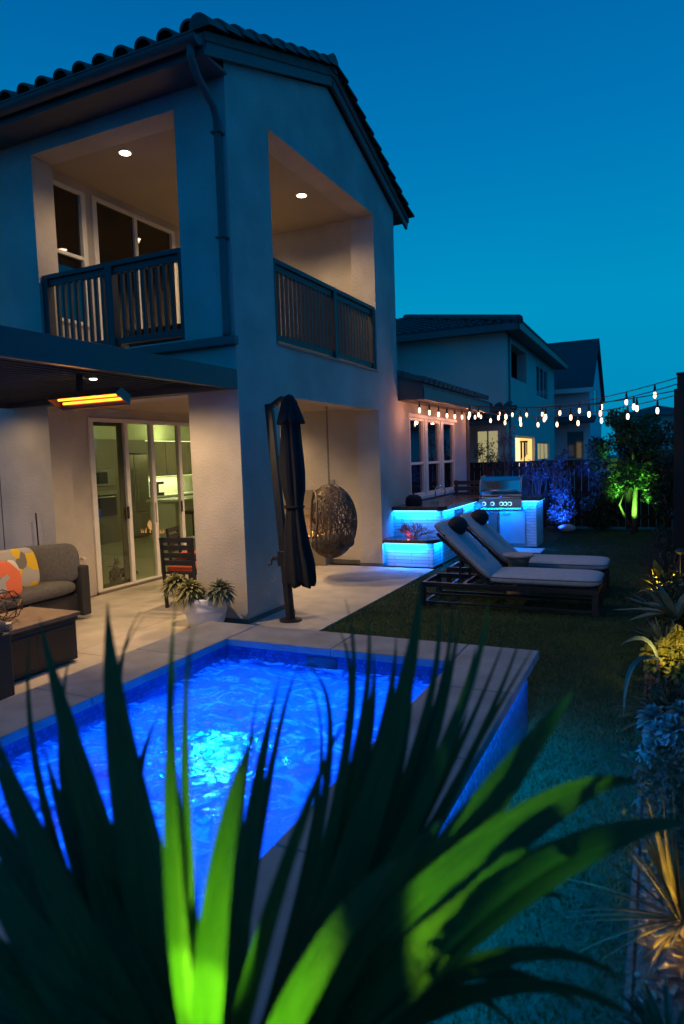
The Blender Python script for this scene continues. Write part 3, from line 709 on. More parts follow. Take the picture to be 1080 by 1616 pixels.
tbl = thing('coffee_table', 'dark wicker coffee table with a wood-look top in front of the sofa', 'coffee table', (-1.0, -2.1, 0))
TW = M('wicker_blue_light_tint', (.02, .04, .06), .6, brick=(.035, .012, .003, (.022, .045, .07), (.014, .03, .048), (.008, .012, .016), 'wall'))  # dark wicker tinted blue, standing in for blue light on its sides
t_ = MB(); t_.box(-1.30, -.73, -2.34, -1.58, .02, .38); t_.build('base', TW, tbl, bevel=.01)
MB().box(-1.33, -.70, -2.38, -1.55, .40, .435).build('top', TABTOP, tbl, bevel=.006)
t_ = MB(); t_.box(-1.31, -.72, -2.36, -1.57, .38, .40); t_.box(-.728, -.722, -2.32, -2.0, .06, .34); t_.box(-.728, -.722, -2.0, -1.62, .06, .34); t_.build('panel', DARK, tbl, bevel=.002)
ot = thing('wicker_ottoman', 'square dark wicker ottoman at the left edge of the patio', 'ottoman', (-.7, -2.9, 0))
MB().box(-1.0, -.41, -3.15, -2.47, .03, .50).build('base', TW, ot, bevel=.012)
MB().cushion((-.705, -2.81, .555), .30, .34, .06).build('seat_cushion', CUSH, ot, smooth=True)
# wire sphere ornament (icosahedral struts)
sp = MB(); SC = Vector((-1.0, -2.05, .435+.135)); r_ = .135
ph = (1+5**.5)/2
iv = [Vector(v).normalized() for v in ((-1, ph, 0), (1, ph, 0), (-1, -ph, 0), (1, -ph, 0), (0, -1, ph), (0, 1, ph), (0, -1, -ph), (0, 1, -ph), (ph, 0, -1), (ph, 0, 1), (-ph, 0, -1), (-ph, 0, 1))]
rotq = Matrix.Rotation(.5, 3, 'X') @ Matrix.Rotation(.4, 3, 'Z')
dod = []
tri = [(i, j, l) for i in range(12) for j in range(i+1, 12) for l in range(j+1, 12) if all(abs((iv[a]-iv[b]).length-1.0515) < .02 for a, b in ((i, j), (j, l), (i, l)))]
dod = [((iv[a]+iv[b]+iv[c])/3).normalized() for a, b, c in tri]
for i in range(20):
    for j in range(i+1, 20):
        if (dod[i]-dod[j]).length < .75: sp.tube([SC+rotq @ dod[i]*r_, SC+rotq @ dod[j]*r_], .0045, 5)
for v in iv:
    for q in dod:
        if (v-q).length < .66 and random.random() < .5: sp.tube([SC+rotq @ v*r_, SC+rotq @ q*r_], .004, 5)
    # short struts to alternating points
sp.build('wire_sphere', M('bronze_wire', (.12, .08, .05), .4, .8), label='openwork bronze wire sphere standing on the coffee table', cat='ornament')
cj = thing('candle_jar', 'small black candle jar beside the wire sphere on the table', 'candle', (-.86, -2.40, .435))
MB().lathe([(.045, .435), (.05, .44), (.05, .535), (.046, .535), (.044, .45)], (-.86, -2.40, 0), 20).build('jar', DARK, cj, smooth=True)
MB().lathe([(.040, .46), (.040, .50)], (-.86, -2.40, 0), 16).build('wax', M('wax', (.3, .25, .12), .6), cj)
co = MB()
for i in range(5): co.lathe([(.055, .436+i*.011), (.058, .439+i*.011), (.058, .444+i*.011), (.055, .446+i*.011)], (-.76+.004*(i % 2), -2.26, 0), 8)
co.build('coaster_stack', M('coaster', (.5, .48, .46), .6, brick=(2, .011, .002, (.55, .53, .5), (.2, .19, .18), (.03, .03, .03), 'wall')), label='short stack of pale and dark coasters on the table', cat='coasters')

# dining set
def chair(x, y, rz, label, grp='black dining chairs on the patio'):
    t = thing('dining_chair', label, 'chair', (x, y, 0), grp)
    Rz = Matrix.Rotation(rz, 3, 'Z')
    def tr(mb): mb.v = [tuple(Rz @ Vector(v)+Vector((x, y, 0))) for v in mb.v]; return mb
    tr(MB().box(-.22, .22, -.21, .21, .40, .425)).build('seat', DARK, t, bevel=.005)
    tr(MB().cushion((0, 0, .455), .205, .2, .04)).build('seat_cushion', RED, t, smooth=True)
    for sx_ in (-.2, .2):
        tr(MB().bar((sx_, .19, 0), (sx_, .19, .40), .032, .032)).build('leg', DARK, t)
        tr(MB().bar((sx_, -.21, 0), (sx_, -.27, .84), .032, .032)).build('leg', DARK, t)
    b_ = MB()
    for z in (.54, .63, .72, .81): b_.bar((-.2, -.235-(z-.4)*.06, z), (.2, -.235-(z-.4)*.06, z), .014, .06)
    tr(b_).build('backrest', DARK, t, bevel=.004)
chair(-1.22, .62, R(8), 'black slat-back dining chair with red seat pad beside the pillar')
chair(-1.85, 1.5, R(-70), 'black dining chair half hidden behind the nearer chair, at the table')
dt = thing('dining_table', 'dark patio dining table half hidden behind the corner pillar', 'dining table', (-1.2, 1.6, 0))
MB().box(-1.62, -.70, 1.0, 2.2, .72, .75).build('top', M('table_grey', (.10, .095, .09), .5), dt, bevel=.005)
for p in ((-1.55, 1.07), (-.77, 1.07), (-1.55, 2.13), (-.77, 2.13)): MB().box(p[0]-.03, p[0]+.03, p[1]-.03, p[1]+.03, 0, .72).build('leg', DARK, dt)

# balcony furniture
bs = thing('balcony_bench', 'dark low settee against the far end of the upper balcony', 'settee', (-1.3, 3.3, 2.94))
MB().box(-2.2, -.35, 3.0, 3.75, 2.96, 3.28).build('base', DARK, bs, bevel=.01); MB().box(-2.2, -.35, 3.62, 3.85, 3.28, 3.62).build('backrest', DARK, bs, bevel=.02)
MB().cushion((-1.28, 3.3, 3.33), .9, .32, .07).build('cushion', M('charcoal_cushion', (.04, .04, .042), .9), bs, smooth=True)
bb = thing('deck_box', 'low dark storage box on the balcony floor behind the railing', 'box', (-1.4, .8, 2.94))
MB().box(-1.75, -.75, .38, .8, 2.945, 3.22).build('body', DARK, bb, bevel=.01); MB().box(-1.77, -.73, .36, .82, 3.22, 3.25).build('lid', DARK, bb, bevel=.008)

# umbrella
um = thing('cantilever_umbrella', 'closed black cantilever umbrella standing beside the corner pillar', 'umbrella', (.36, .27, 0))
MB().lathe([(.12, 0), (.12, .018), (.05, .03), (.05, .12), (.0499, .12)], (.35, .27, 0), 24).build('base_plate', DARK, um, smooth=False)
m_ = MB(); m_.bar((.35, .27, .03), (.17, .31, 2.28), .085, .055, up=(0, 1, 0)); m_.build('mast', DARK, um, bevel=.006)
MB().bar((.355, .23, .03), (.34, .23, .62), .05, .05, up=(0, 1, 0)).build('lower_pole', DARK, um, bevel=.006)
h_ = MB(); h_.tube([(.25, .27, .66), (.17, .24, .66)], .02, 8); h_.tube([(.17, .24, .66), (.165, .235, .60), (.13, .22, .59)], .012, 8); h_.box(.24, .34, .235, .33, .58, .74)
h_.build('crank_box', DARK, um, bevel=.004)
m_ = MB(); m_.bar((.17, .31, 2.24), (.36, .27, 2.33), .05, .04); m_.build('arm', DARK, um)
def fold(t, z): 
    return 1+.16*math.sin(8*t+z*1.5)+.07*math.sin(17*t+z*4)+.05*math.sin(z*9+t*3)
prof = [(.005, 2.36), (.05, 2.345), (.085, 2.28), (.12, 2.18), (.155, 2.09), (.158, 2.075), (.105, 2.07), (.115, 1.9), (.14, 1.7), (.145, 1.55), (.13, 1.38), (.10, 1.24), (.10, 1.17), (.125, 1.0), (.15, .8), (.17, .6), (.175, .45), (.16, .40), (.02, .41)]
c_ = MB(); n_ = 64
vs = []
for (r0, z) in prof:
    cxx = .435+.03*(2.36-z)*.6+(.03 if z < 1 else 0)*(1-z); cyy = .27
    for k_ in range(n_):
        t = 2*math.pi*k_/n_; q = r0*.84*(fold(t, z) if z < 2.3 else 1)
        zz = z+(.035*math.sin(5*t+1) if z < .5 else 0)+(.02*math.sin(8*t) if 2.0 < z < 2.12 else 0)
        vs.append((cxx+q*math.cos(t)*(1.0 if z > .7 else 1.15), cyy+q*math.sin(t)*.85, zz))
fs = [(i*n_+k_, i*n_+(k_+1) % n_, (i+1)*n_+(k_+1) % n_, (i+1)*n_+k_) for i in range(len(prof)-1) for k_ in range(n_)]+[tuple(range(n_)), tuple((len(prof)-1)*n_+k_ for k_ in range(n_-1, -1, -1))]
c_.add(vs, fs); c_.build('canopy', CANVAS, um, smooth=True)
c_ = MB(); c_.tube([(.52-.1*math.cos(a), .27-.16*math.sin(a), 1.2) for a in [2*math.pi*i/20 for i in range(21)]], .012, 6); 
MB().tube([(.44+.108*math.cos(a), .27+.095*math.sin(a), 1.205) for a in [2*math.pi*i/24 for i in range(25)]], .013, 6).build('strap', CANVAS, um, smooth=True)

# planter with rosettes
pot = thing('flower_pot', 'round white ripple-glazed planter beside the corner pillar', 'planter', (-.33, -.27, 0))
def ripple(t, z): return 1+.018*math.sin(z*75+1.8*math.sin(3*t+z*9))
prof = [(.12, 0), (.15, .01)]+[(.15+.062*math.sin(min(1, z/.22)*math.pi/2), z) for z in [.02+.01*i for i in range(30)]]+[(.205, .33), (.19, .335), (.185, .30), (.01, .29)]
MB().lathe(prof, (-.33, -.27, 0), 48, ripple).build('pot', CERAM, pot, smooth=True)
random.seed(21)
suc = thing('succulent_plant', 'yellow-green succulent rosettes with drooping narrow leaves in the white pot', 'succulent', (-.33, -.27, .30))
def rosette(mb, c, R_, n, w, up=.9, L=None, dr=.35, rings=5, seg=5):
    c = Vector(c)
    for j in range(rings):
        el = R(78-j*(78+25)/(rings-1) if rings > 1 else 20); m = int(n*(.5+.7*j/rings))
        for i in range(m):
            a = 2*math.pi*(i+.5*(j % 2))/m+random.uniform(-.12, .12)
            d = Vector((math.cos(a)*math.cos(el), math.sin(a)*math.cos(el), math.sin(el)))
            mb.blade(c, d, R_*random.uniform(.85, 1.1), w, dr*random.uniform(.6, 1.3), seg, nrm=(0, 0, 1) if el < 1.2 else (math.cos(a+1.57), math.sin(a+1.57), 0.01), fold=.35, pk=.6)
for (x, y, z, rr, mt) in ((-.68, -.30, .46, .16, F_SUCC), (-.42, -.40, .42, .18, F_SUCC), (-.12, -.30, .42, .165, F_SUCC_D), (-.5, -.2, .38, .11, F_SUCC_D)):
    q = MB(); rosette(q, (x, y, z), rr*1.05, 26, .036, dr=.45, rings=6); q.build('rosette', mt, suc)
    MB().tube([(-.33+(x+.33)*.3, -.27+(y+.27)*.3, .29), ((x-.33)/2, (y-.27)/2-.02, .32), (x, y, z)], .014, 6).build('stem', BARK, suc, smooth=True)

# egg chair
eg = thing('hanging_egg_chair', 'woven brown egg chair hanging on a chain under the balcony', 'hanging chair', (-.25, 2.5, .33))
EC = Vector((-.25, 2.5, .83)); EA = (.37, .37, .51)
od = Vector((-.80, -.58, .08)).normalized()
random.seed(4); wv = MB()
def epoint(u, v): return Vector((math.cos(u)*math.cos(v), math.sin(u)*math.cos(v), math.sin(v)))
def seg_ok(p): return p.dot(od) < .62
for i in range(250):
    ax = Vector((random.gauss(0, 1), random.gauss(0, 1), random.gauss(0, .6))).normalized(); a = ax.orthogonal().normalized(); b_ = ax.cross(a)
    off = random.uniform(-.75, .75); st_ = random.uniform(0, 6.28); ln = random.uniform(1.5, 4)
    run = []
    for k_ in range(20):
        t = st_+ln*k_/19; p = (a*math.cos(t)+b_*math.sin(t))*math.sqrt(1-off*off)+ax*off
        if seg_ok(p): 
            q = 1+random.uniform(-.006, .006)
            run.append(EC+Vector((p.x*EA[0], p.y*EA[1], p.z*EA[2]))*q)
        else:
            if len(run) > 2: wv.tube(run, .0045, 4, False)
            run = []
    if len(run) > 2: wv.tube(run, .0045, 4, False)
wv.build('woven_shell', RATTAN, eg)
a = od.orthogonal().normalized(); b_ = od.cross(a); rim = []
for k_ in range(41):
    t = 2*math.pi*k_/40; p = (a*math.cos(t)+b_*math.sin(t))*math.sqrt(1-.62**2)+od*.62; rim.append(EC+Vector((p.x*EA[0], p.y*EA[1], p.z*EA[2])))
MB().tube(rim, .016, 8).build('rim', RATTAN, eg, smooth=True)
MB().cushion(EC+Vector((.02, .02, -.30)), .24, .24, .09).build('seat_cushion', M('egg_cushion', (.03, .03, .032), .9), eg, smooth=True)
chn = MB(); z = 1.34; i = 0
while z < 2.44:
    n8 = []
    for k_ in range(11):
        t = 2*math.pi*k_/10; w_ = .011*math.cos(t); hh = .022*math.sin(t)
        n8.append((EC.x+(w_ if i % 2 else 0), EC.y+(0 if i % 2 else w_), z+hh))
    chn.tube(n8, .0035, 5, False); z += .034; i += 1
chn.build('chain', DARK, eg)
MB().tube([(EC.x, EC.y, 2.44), (EC.x, EC.y, 2.46)], .04, 12).build('ceiling_mount', DARK, eg)

# ================================================================== OUTDOOR KITCHEN
ok = thing('outdoor_kitchen', 'L-shaped outdoor kitchen in pale stacked stone with glowing blue light under its dark counter', 'outdoor kitchen', (.4, 5, 0))
b_ = MB(); b_.box(0.004, .78, 3.86, 4.28, 0, .36); b_.box(.004, .80, 4.28, 6.40, 0, .82); b_.box(.80, 1.90, 6.40, 7.1, 0, .82); b_.box(.004, .80, 6.40, 7.1, 0, .82)
b_.build('base', LEDGER, ok)
MB().prism([(.004, 3.76), (.70, 3.76), (.86, 3.92), (.86, 4.28), (.004, 4.28)], 'z', .372, .425).build('planter_ledge', QUARTZ, ok, bevel=.004)
MB().prism([(.004, 4.20), (.76, 4.20), (.88, 4.32), (.88, 6.32), (.92, 6.32), (.92, 7.16), (.004, 7.16)], 'z', .835, .895).build('countertop', QUARTZ, ok, bevel=.004)
MB().box(1.66, 1.97, 6.32, 7.16, .835, .895).build('countertop', QUARTZ, ok, bevel=.004)
MB().box(.92, 1.66, 6.98, 7.16, .835, .895).build('countertop', QUARTZ, ok, bevel=.004)
ls = MB(); ls.box(.02, .74, 4.235, 4.25, .822, .832); ls.box(.835, .85, 4.34, 6.30, .822, .832); ls.box(1.66, 1.95, 6.35, 6.362, .822, .832); ls.box(.02, .70, 3.80, 3.812, .36, .37); ls.box(.815, .825, 3.95, 4.26, .36, .37)
ls.box(1.93, 1.94, 6.38, 7.1, .822, .832)
ls.build('led_strip', LEDS, ok)
BL = (.0, .17, 1.0)
def strip(x0, y0, x1, y1, z, e, nx, ny):
    c = Vector(((x0+x1)/2, (y0+y1)/2, z)); L_ = max(abs(x1-x0), abs(y1-y0)); 
    o = lamp('AREA', 'strip_light', c, e, BL, None, L_, sy=.02, parent=ok)
    d = Vector((-nx*.35, -ny*.35, -1)); 
    zq = -d.normalized(); xq = Vector((x1-x0, y1-y0, 0)).normalized(); yq = zq.cross(xq); o.rotation_euler = Matrix((xq, yq, zq)).transposed().to_euler()
strip(.02, 4.225, .74, 4.225, .815, 14, 0, -1)
strip(.86, 4.36, .86, 6.3, .815, 28, 1, 0)
strip(.02, 3.79, .70, 3.79, .355, 15, 0, -1)
strip(.84, 3.95, .84, 4.26, .355, 7, 1, 0)
strip(1.66, 6.34, 1.95, 6.34, .815, 8, 0, -1)
strip(.92, 6.33, 1.64, 6.33, .69, 8, 0, -1); lamp('AREA', 'grill_light', (1.28, 6.235, .70), 14, (.0, .16, 1), (1.28, 6.35, .1), .7, sy=.02, parent=ok)
strip(1.945, 6.4, 1.945, 7.1, .815, 2.5, 1, 0)
dr = MB().box(.80, .815, 4.44, 4.80, .45, .64).build('drawer', STEEL, ok, bevel=.006); MB().tube([(.845, 4.5, .60), (.845, 4.74, .60)], .008, 6).build('handle', CHROME, dr)
dr = MB().box(.80, .82, 5.0, 5.5, .40, .80).build('drawer', STEEL, ok, bevel=.006); 
for z in (.73, .56): MB().tube([(.85, 5.06, z), (.85, 5.44, z)], .01, 6).build('handle', CHROME, dr)
dr = MB().box(1.04, 1.24, 6.38, 6.40, .1, .66).build('access_door', STEEL, ok, bevel=.006)
MB().tube([(1.2, 6.36, .3), (1.2, 6.36, .55)], .008, 6).build('handle', CHROME, dr)
dr = MB().box(1.26, 1.70, 6.37, 6.40, .06, .68).build('fridge_door', M('brushed_panel', (.42, .44, .46), .4, .35, col2=(.5, .52, .54), vscale=3), ok, bevel=.006)
MB().tube([(1.30, 6.34, .60), (1.44, 6.34, .60)], .008, 6).build('handle', CHROME, dr)
MB().box(1.76, 1.90, 6.36, 6.40, .02, .82).build('pier', LEDGER, ok, bevel=.004)
gr = thing('gas_grill', 'stainless built-in gas grill with a row of lit round knobs', 'grill', (1.28, 6.6, .7))
MB().box(.90, 1.66, 6.28, 6.98, .68, .91).build('body', STEEL, gr, bevel=.008)
hd = MB(); hd.prism([(6.34, .92), (6.31, 1.0), (6.36, 1.20), (6.50, 1.27), (6.72, 1.27), (6.93, 1.1), (6.95, .92)], 'x', .93, 1.63); hd.build('hood', CHROME, gr, bevel=.01)
for x in (.90, 1.63): MB().prism([(6.33, .915), (6.29, 1.0), (6.34, 1.21), (6.49, 1.285), (6.73, 1.285), (6.95, 1.1), (6.96, .915)], 'x', x, x+.03).build('hood_end', STEEL, gr, bevel=.005)
MB().tube([(.97, 6.25, 1.03), (1.59, 6.25, 1.03)], .014, 8).build('handle', STEEL, gr, smooth=True)
pn = MB().box(.90, 1.66, 6.25, 6.279, .72, .87).build('control_panel', bpy.data.materials['brushed_panel'], gr, bevel=.004)
KN = E_('knob_glow', (.3, .8, 1), 2.2)
for x in (1.0, 1.15, 1.31, 1.38, 1.46):
    k_ = MB().tube([(x, 6.249, .79), (x, 6.215, .79)], .026, 14).build('knob', STEEL, gr, bevel=.004)
    MB().tube([(x, 6.2495, .79), (x, 6.246, .79)], .036, 16).build('knob_bezel', KN, k_)
fc = thing('faucet', 'tall curved steel faucet on the dark counter', 'faucet', (.45, 5.0, .895))
MB().tube([(.45, 5.1, .895), (.45, 5.1, 1.10)]+[(.45+.07-.07*math.cos(t), 5.1+.05-.05*math.cos(t), 1.10+.07*math.sin(t)) for t in [math.pi*i/10 for i in range(1, 11)]]+[(.59, 5.2, 1.02)], .011, 10).build('spout', CHROME, fc, smooth=True)
MB().tube([(.45, 5.1, .895), (.45, 5.1, .93)], .024, 12).build('base', CHROME, fc)
kb = thing('dome_cover', 'black domed fabric cover standing on the near end of the dark counter', 'cover', (.25, 4.45, .895))
q = MB(); q.lathe([(.13, 0), (.14, .02), (.14, .09), (.12, .14), (.07, .17), (.005, .18)], (.27, 4.5, .896), 9, lambda t, z: 1+.06*math.sin(3*t)); q.build('cover', CANVAS, kb, smooth=True)
MB().ball((.27, 4.5, 1.08), .014).build('top_knot', CANVAS, kb)
sl = thing('slat_bench', 'dark slatted bench back beyond the counter by the wing wall', 'bench', (.6, 7.9, 0))
q = MB()
for i in range(5): q.box(.06, 1.0, 7.60+i*.0, 7.63, .62+i*.115, .70+i*.115)
for x in (.1, .95): q.box(x-.03, x+.03, 7.635, 7.69, 0, 1.17)
q.build('backrest', RAIL, sl, bevel=.004); MB().box(.06, 1.0, 7.69, 8.15, .42, .46).build('seat', RAIL, sl, bevel=.005)
for x in (.1, .95): MB().box(x-.03, x+.03, 8.08, 8.14, 0, .42).build('leg', RAIL, sl)
# coral-like fire-stick plant on the low ledge
random.seed(8); fs_ = MB()
def branch(mb, p, d, L, r, n):
    q = p+d*L; mid = p+d*(L*.5)+Vector((random.uniform(-1, 1), random.uniform(-1, 1), 0))*L*.06
    mb.tube([p, mid, q], [r, r*.9, r*.75], 5)
    if n == 0: return
    for _ in range(random.choice((2, 2, 3))):
        dd = (d+Vector((random.gauss(0, .55), random.gauss(0, .55), random.gauss(0.1, .3)))).normalized(); branch(mb, q, dd, L*random.uniform(.6, .95), r*.75, n-1)
for i in range(22):
    a = random.uniform(0, 6.28); branch(fs_, Vector((.42+.05*math.cos(a), 4.04+.03*math.sin(a), .43)), Vector((math.cos(a)*.9, math.sin(a)*.35, random.uniform(.35, 1))).normalized(), random.uniform(.07, .1), .007, 3)
fst = thing('coral_succulent', 'red branching pencil-stem plant on the low stone ledge', 'plant', (.42, 4.04, .425))
fs_.v = [(min(max(v[0], .06), .80), min(max(v[1], 3.8), 4.19), min(max(v[2], .43), .80)) for v in fs_.v]
fs_.build('stems', M('red_stems', (.22, .06, .045), .55, col2=(.3, .12, .05), vscale=15), fst)
lamp('POINT', 'accent_light', (.36, 3.95, .47), .35, (1, .15, .25), size=.02, parent=fst)

# ================================================================== LOUNGERS
def lounger(y0, label):
    t = thing('sun_lounger', label, 'sun lounger', (1.4, y0, 0), 'pair of sun loungers on the lawn')
    y1 = y0+.64; x0, x1 = 1.42, 3.31
    f = MB()
    for y in (y0+.02, y1-.02): f.box(x0, x1, y-.02, y+.02, .215, .27); f.box(x0+.05, x1-.05, y-.015, y+.015, .03, .055)
    for x in (x0+.02, x1-.02, 1.9, 2.2): f.box(x-.018, x+.018, y0+.04, y1-.04, .215, .26)
    for x in (x0+.05, x1-.05): f.box(x-.015, x+.015, y0+.04, y1-.04, .03, .055)
    f.box(x0, x1-.6, y0+.05, y0+.06, .12, .14)
    f.build('frame', DARK, t, bevel=.004)
    for x in (x0+.03, x1-.03):
        for y in (y0+.02, y1-.02): MB().box(x-.03, x+.03, y-.02, y+.02, 0, .215).build('leg', DARK, t)
    s_ = MB()
    for i in range(9): x = 2.25+i*.122; s_.box(x, x+.07, y0+.05, y1-.05, .272, .282)
    s_.build('slats', DARK, t)
    dn_ = Vector((-.66, 0, .62)).normalized(); a0 = Vector((2.18, (y0+y1)/2, .28)); nn = Vector((.62, 0, .66)).normalized()
    fb_ = MB()
    for y in (y0+.06, y1-.06): fb_.bar(Vector((2.2, y, .265)), Vector((2.2, y, .265))+dn_*.80, .03, .03)
    for i in range(6): p = a0+dn_*(.06+.12*i); fb_.bar(p+Vector((0, -.26, 0)), p+Vector((0, .26, 0)), .015, .06, up=nn)
    fb_.bar((1.85, y0+.1, .255), Vector((2.2, y0+.1, .265))+dn_*.45, .02, .02); fb_.bar((1.85, y1-.1, .255), Vector((2.2, y1-.1, .265))+dn_*.45, .02, .02)
    fb_.build('back_frame', DARK, t)
    MB().cushion((2.755, (y0+y1)/2, .335), .575, .315, .056).build('seat_cushion', LCUSH, t, smooth=True)
    rot = Matrix((dn_, Vector((0, 1, 0)), dn_.cross(Vector((0, 1, 0))))).transposed()
    cc = a0+dn_*.43+nn*.07
    MB().cushion(cc, .44, .315, .052, rot=rot).build('back_cushion', LCUSH, t, smooth=True)
    def pipe(c, hx, hy, rt=None):
        rt = Matrix(rt) if rt is not None else Matrix.Identity(3); pp = []
        for k_ in range(41):
            th = 2*math.pi*k_/40; cc_, ss_ = math.cos(th), math.sin(th)
            pp.append(Vector(c)+rt @ Vector((hx*math.copysign(abs(cc_)**.22, cc_), hy*math.copysign(abs(ss_)**.22, ss_), .018)))
        return MB().tube(pp, .006, 6, False)
    pipe((2.755, (y0+y1)/2, .335), .572, .313).build('piping', CUSH, t); pipe(cc, .437, .313, rot).build('piping', CUSH, t)
    pc = a0+dn_*.70+nn*.16
    pb = MB().ball(pc, .115, 20, 12, (1, 1.25, .95)); p_ = pb.build('head_pillow', M('pillow_black', (.02, .02, .024), .9) if 'pillow_black' not in bpy.data.materials else bpy.data.materials['pillow_black'], t, smooth=True)
    MB().tube([pc+Vector((0, yy, 0))-nn*.1 for yy in (-.32, -.1, .1, .32)], .012, 6).build('strap', bpy.data.materials['pillow_black'], p_)
lounger(1.36, 'pale cushioned sun lounger nearest the pool, black head pillow')
lounger(2.40, 'pale cushioned sun lounger behind the small round side table')
stb = thing('side_table', 'small round side table between the two sun loungers', 'side table', (2.36, 2.2, 0))
MB().lathe([(.17, .47), (.18, .475), (.18, .49), (.17, .495)], (2.36, 2.2, 0), 28).build('top', M('table_tan', (.34, .30, .26), .6), stb)
MB().lathe([(.15, 0), (.14, .02), (.10, .2), (.12, .4), (.15, .47)], (2.36, 2.2, 0), 20).build('base', M('table_base', (.16, .13, .1), .7), stb, smooth=True)

# ================================================================== POOL
IX0, IX1, IY0, IY1, ZC, WZ = 1.14, 2.78, -4.45, -1.99, .47, .335
PT = M('pool_plaster', (.10, .36, .66), .55, col2=(.2, .5, .8), vscale=3.5)
GT = M('glass_mosaic', (.05, .14, .32), .12, brick=(.026, .026, .0022, (.012, .045, .2), (.05, .13, .36), (.04, .06, .1), 'wall'))
CP = M('joint', (.1, .1, .1), .8)
pool = thing('plunge_pool', 'raised rectangular plunge pool glowing blue, with grey stone coping', 'pool', (1.95, -3.2, 0))
s_ = MB(); s_.box(.78, IX0, -4.78, -1.68, -.9, .42); s_.box(IX1, 3.13, -4.78, -1.68, -.9, .42); s_.box(IX0, IX1, -4.78, IY0, -.9, .42); s_.box(IX0, IX1, IY1, -1.68, -.9, .42); s_.box(IX0, IX1, IY0, IY1, -.95, -.62)
s_.box(IX0, IX0+.30, IY0, -3.3, -.62, -.12)
s_.build('shell', PT, pool)
tl = MB(); tl.box(IX0, IX0+.006, IY0, IY1, .22, .419); tl.box(IX1-.006, IX1, IY0, IY1, .22, .419); tl.box(IX0+.006, IX1-.006, IY1-.006, IY1, .22, .419); tl.box(IX0+.006, IX1-.006, IY0, IY0+.006, .22, .419)
tl.build('waterline_tile', GT, pool)
tl = MB(); tl.box(3.13, 3.138, -4.78, -1.68, -.05, .419); tl.box(.78, 3.13, -4.788, -4.78, -.05, .419); tl.box(.78, 3.13, -1.68, -1.672, -.05, .419); tl.box(.772, .78, -4.78, -1.68, -.05, .419)
tl.build('outer_tile', GT, pool)
MB().box(1.78, 2.0, IY1-.012, IY1-.006, .32, .405).build('skimmer', DARK, pool)
def slabs(x0, x1, y0, y1, ax, n):
    q = MB(); 
    for i in range(n):
        if ax == 'x': a, b_ = x0+(x1-x0)*i/n, x0+(x1-x0)*(i+1)/n; q.box(a+.002, b_-.002, y0, y1, .42, .47)
        else: a, b_ = y0+(y1-y0)*i/n, y0+(y1-y0)*(i+1)/n; q.box(x0, x1, a+.002, b_-.002, .42, .47)
    return q
q = slabs(.72, IX0+.02, -4.84, -1.62, 'y', 4); q.build('coping', COPE, pool, bevel=.006)
q = slabs(IX0+.024, IX1-.024, IY1-.02, -1.62, 'x', 2); q.build('coping', COPE, pool, bevel=.006)
q = slabs(IX1-.02, 3.20, -4.84, -1.62, 'y', 4); q.build('coping', COPE, pool, bevel=.006)
q = slabs(IX0+.024, IX1-.024, -4.84, IY0+.02, 'x', 2); q.build('coping', COPE, pool, bevel=.006)
# water: real sheet, rippled, refracting
wm = bpy.data.materials.new('pool_water'); wm.use_nodes = True; N = wm.node_tree.nodes; L = wm.node_tree.links; N.remove(N['Principled BSDF'])
tcn = N.new('ShaderNodeTexCoord')
rf_ = N.new('ShaderNodeBsdfRefraction'); rf_.inputs['IOR'].default_value = 1.33; rf_.inputs['Roughness'].default_value = .02; rf_.inputs[0].default_value = (.75, .92, 1, 1)
gl_ = N.new('ShaderNodeBsdfGlossy'); gl_.inputs['Roughness'].default_value = .03
fr2 = N.new('ShaderNodeFresnel'); fr2.inputs[0].default_value = 1.33
m1 = N.new('ShaderNodeMixShader'); L.new(fr2.outputs[0], m1.inputs[0]); L.new(rf_.outputs[0], m1.inputs[1]); L.new(gl_.outputs[0], m1.inputs[2])
foam = N.new('ShaderNodeTexNoise'); foam.inputs['Scale'].default_value = 4.2; foam.inputs['Detail'].default_value = 9; foam.inputs['Distortion'].default_value = 2.6; foam.inputs['Roughness'].default_value = .62
mpf = N.new('ShaderNodeMapping'); mpf.inputs['Scale'].default_value = (1, 1.2, 1); L.new(tcn.outputs['Object'], mpf.inputs[0]); L.new(mpf.outputs[0], foam.inputs['Vector'])
fr3 = N.new('ShaderNodeValToRGB'); fr3.color_ramp.elements[0].position = .47; fr3.color_ramp.elements[1].position = .63; fr3.color_ramp.elements[1].color = (.9, .9, .9, 1)
L.new(foam.outputs['Fac'], fr3.inputs[0])
tl_ = N.new('ShaderNodeBsdfTranslucent'); tl_.inputs[0].default_value = (.5, .85, 1, 1)
m2 = N.new('ShaderNodeMixShader'); L.new(fr3.outputs[0], m2.inputs[0]); L.new(m1.outputs[0], m2.inputs[1]); L.new(tl_.outputs[0], m2.inputs[2]); L.new(m2.outputs[0], N['Material Output'].inputs[0])
bn = N.new('ShaderNodeTexNoise'); bn.inputs['Scale'].default_value = 11; bn.inputs['Detail'].default_value = 6; bn.inputs['Distortion'].default_value = 1.2
L.new(tcn.outputs['Object'], bn.inputs['Vector'])
bpn = N.new('ShaderNodeBump'); bpn.inputs['Strength'].default_value = 1.0; bpn.inputs['Distance'].default_value = .035; L.new(bn.outputs['Fac'], bpn.inputs['Height'])
for nd in (rf_, gl_, fr2): L.new(bpn.outputs[0], nd.inputs['Normal'])
nx_, ny_ = 90, 140; wv_ = MB(); vs = []
for j in range(ny_+1):
    for i in range(nx_+1):
        x = IX0+.006+(IX1-IX0-.012)*i/nx_; y = IY0+.006+(IY1-IY0-.012)*j/ny_
        z = WZ+.02*mnoise.noise(Vector((x*3, y*3, 1)))+.014*mnoise.noise(Vector((x*9, y*9, 4)))
        vs.append((x, y, z))
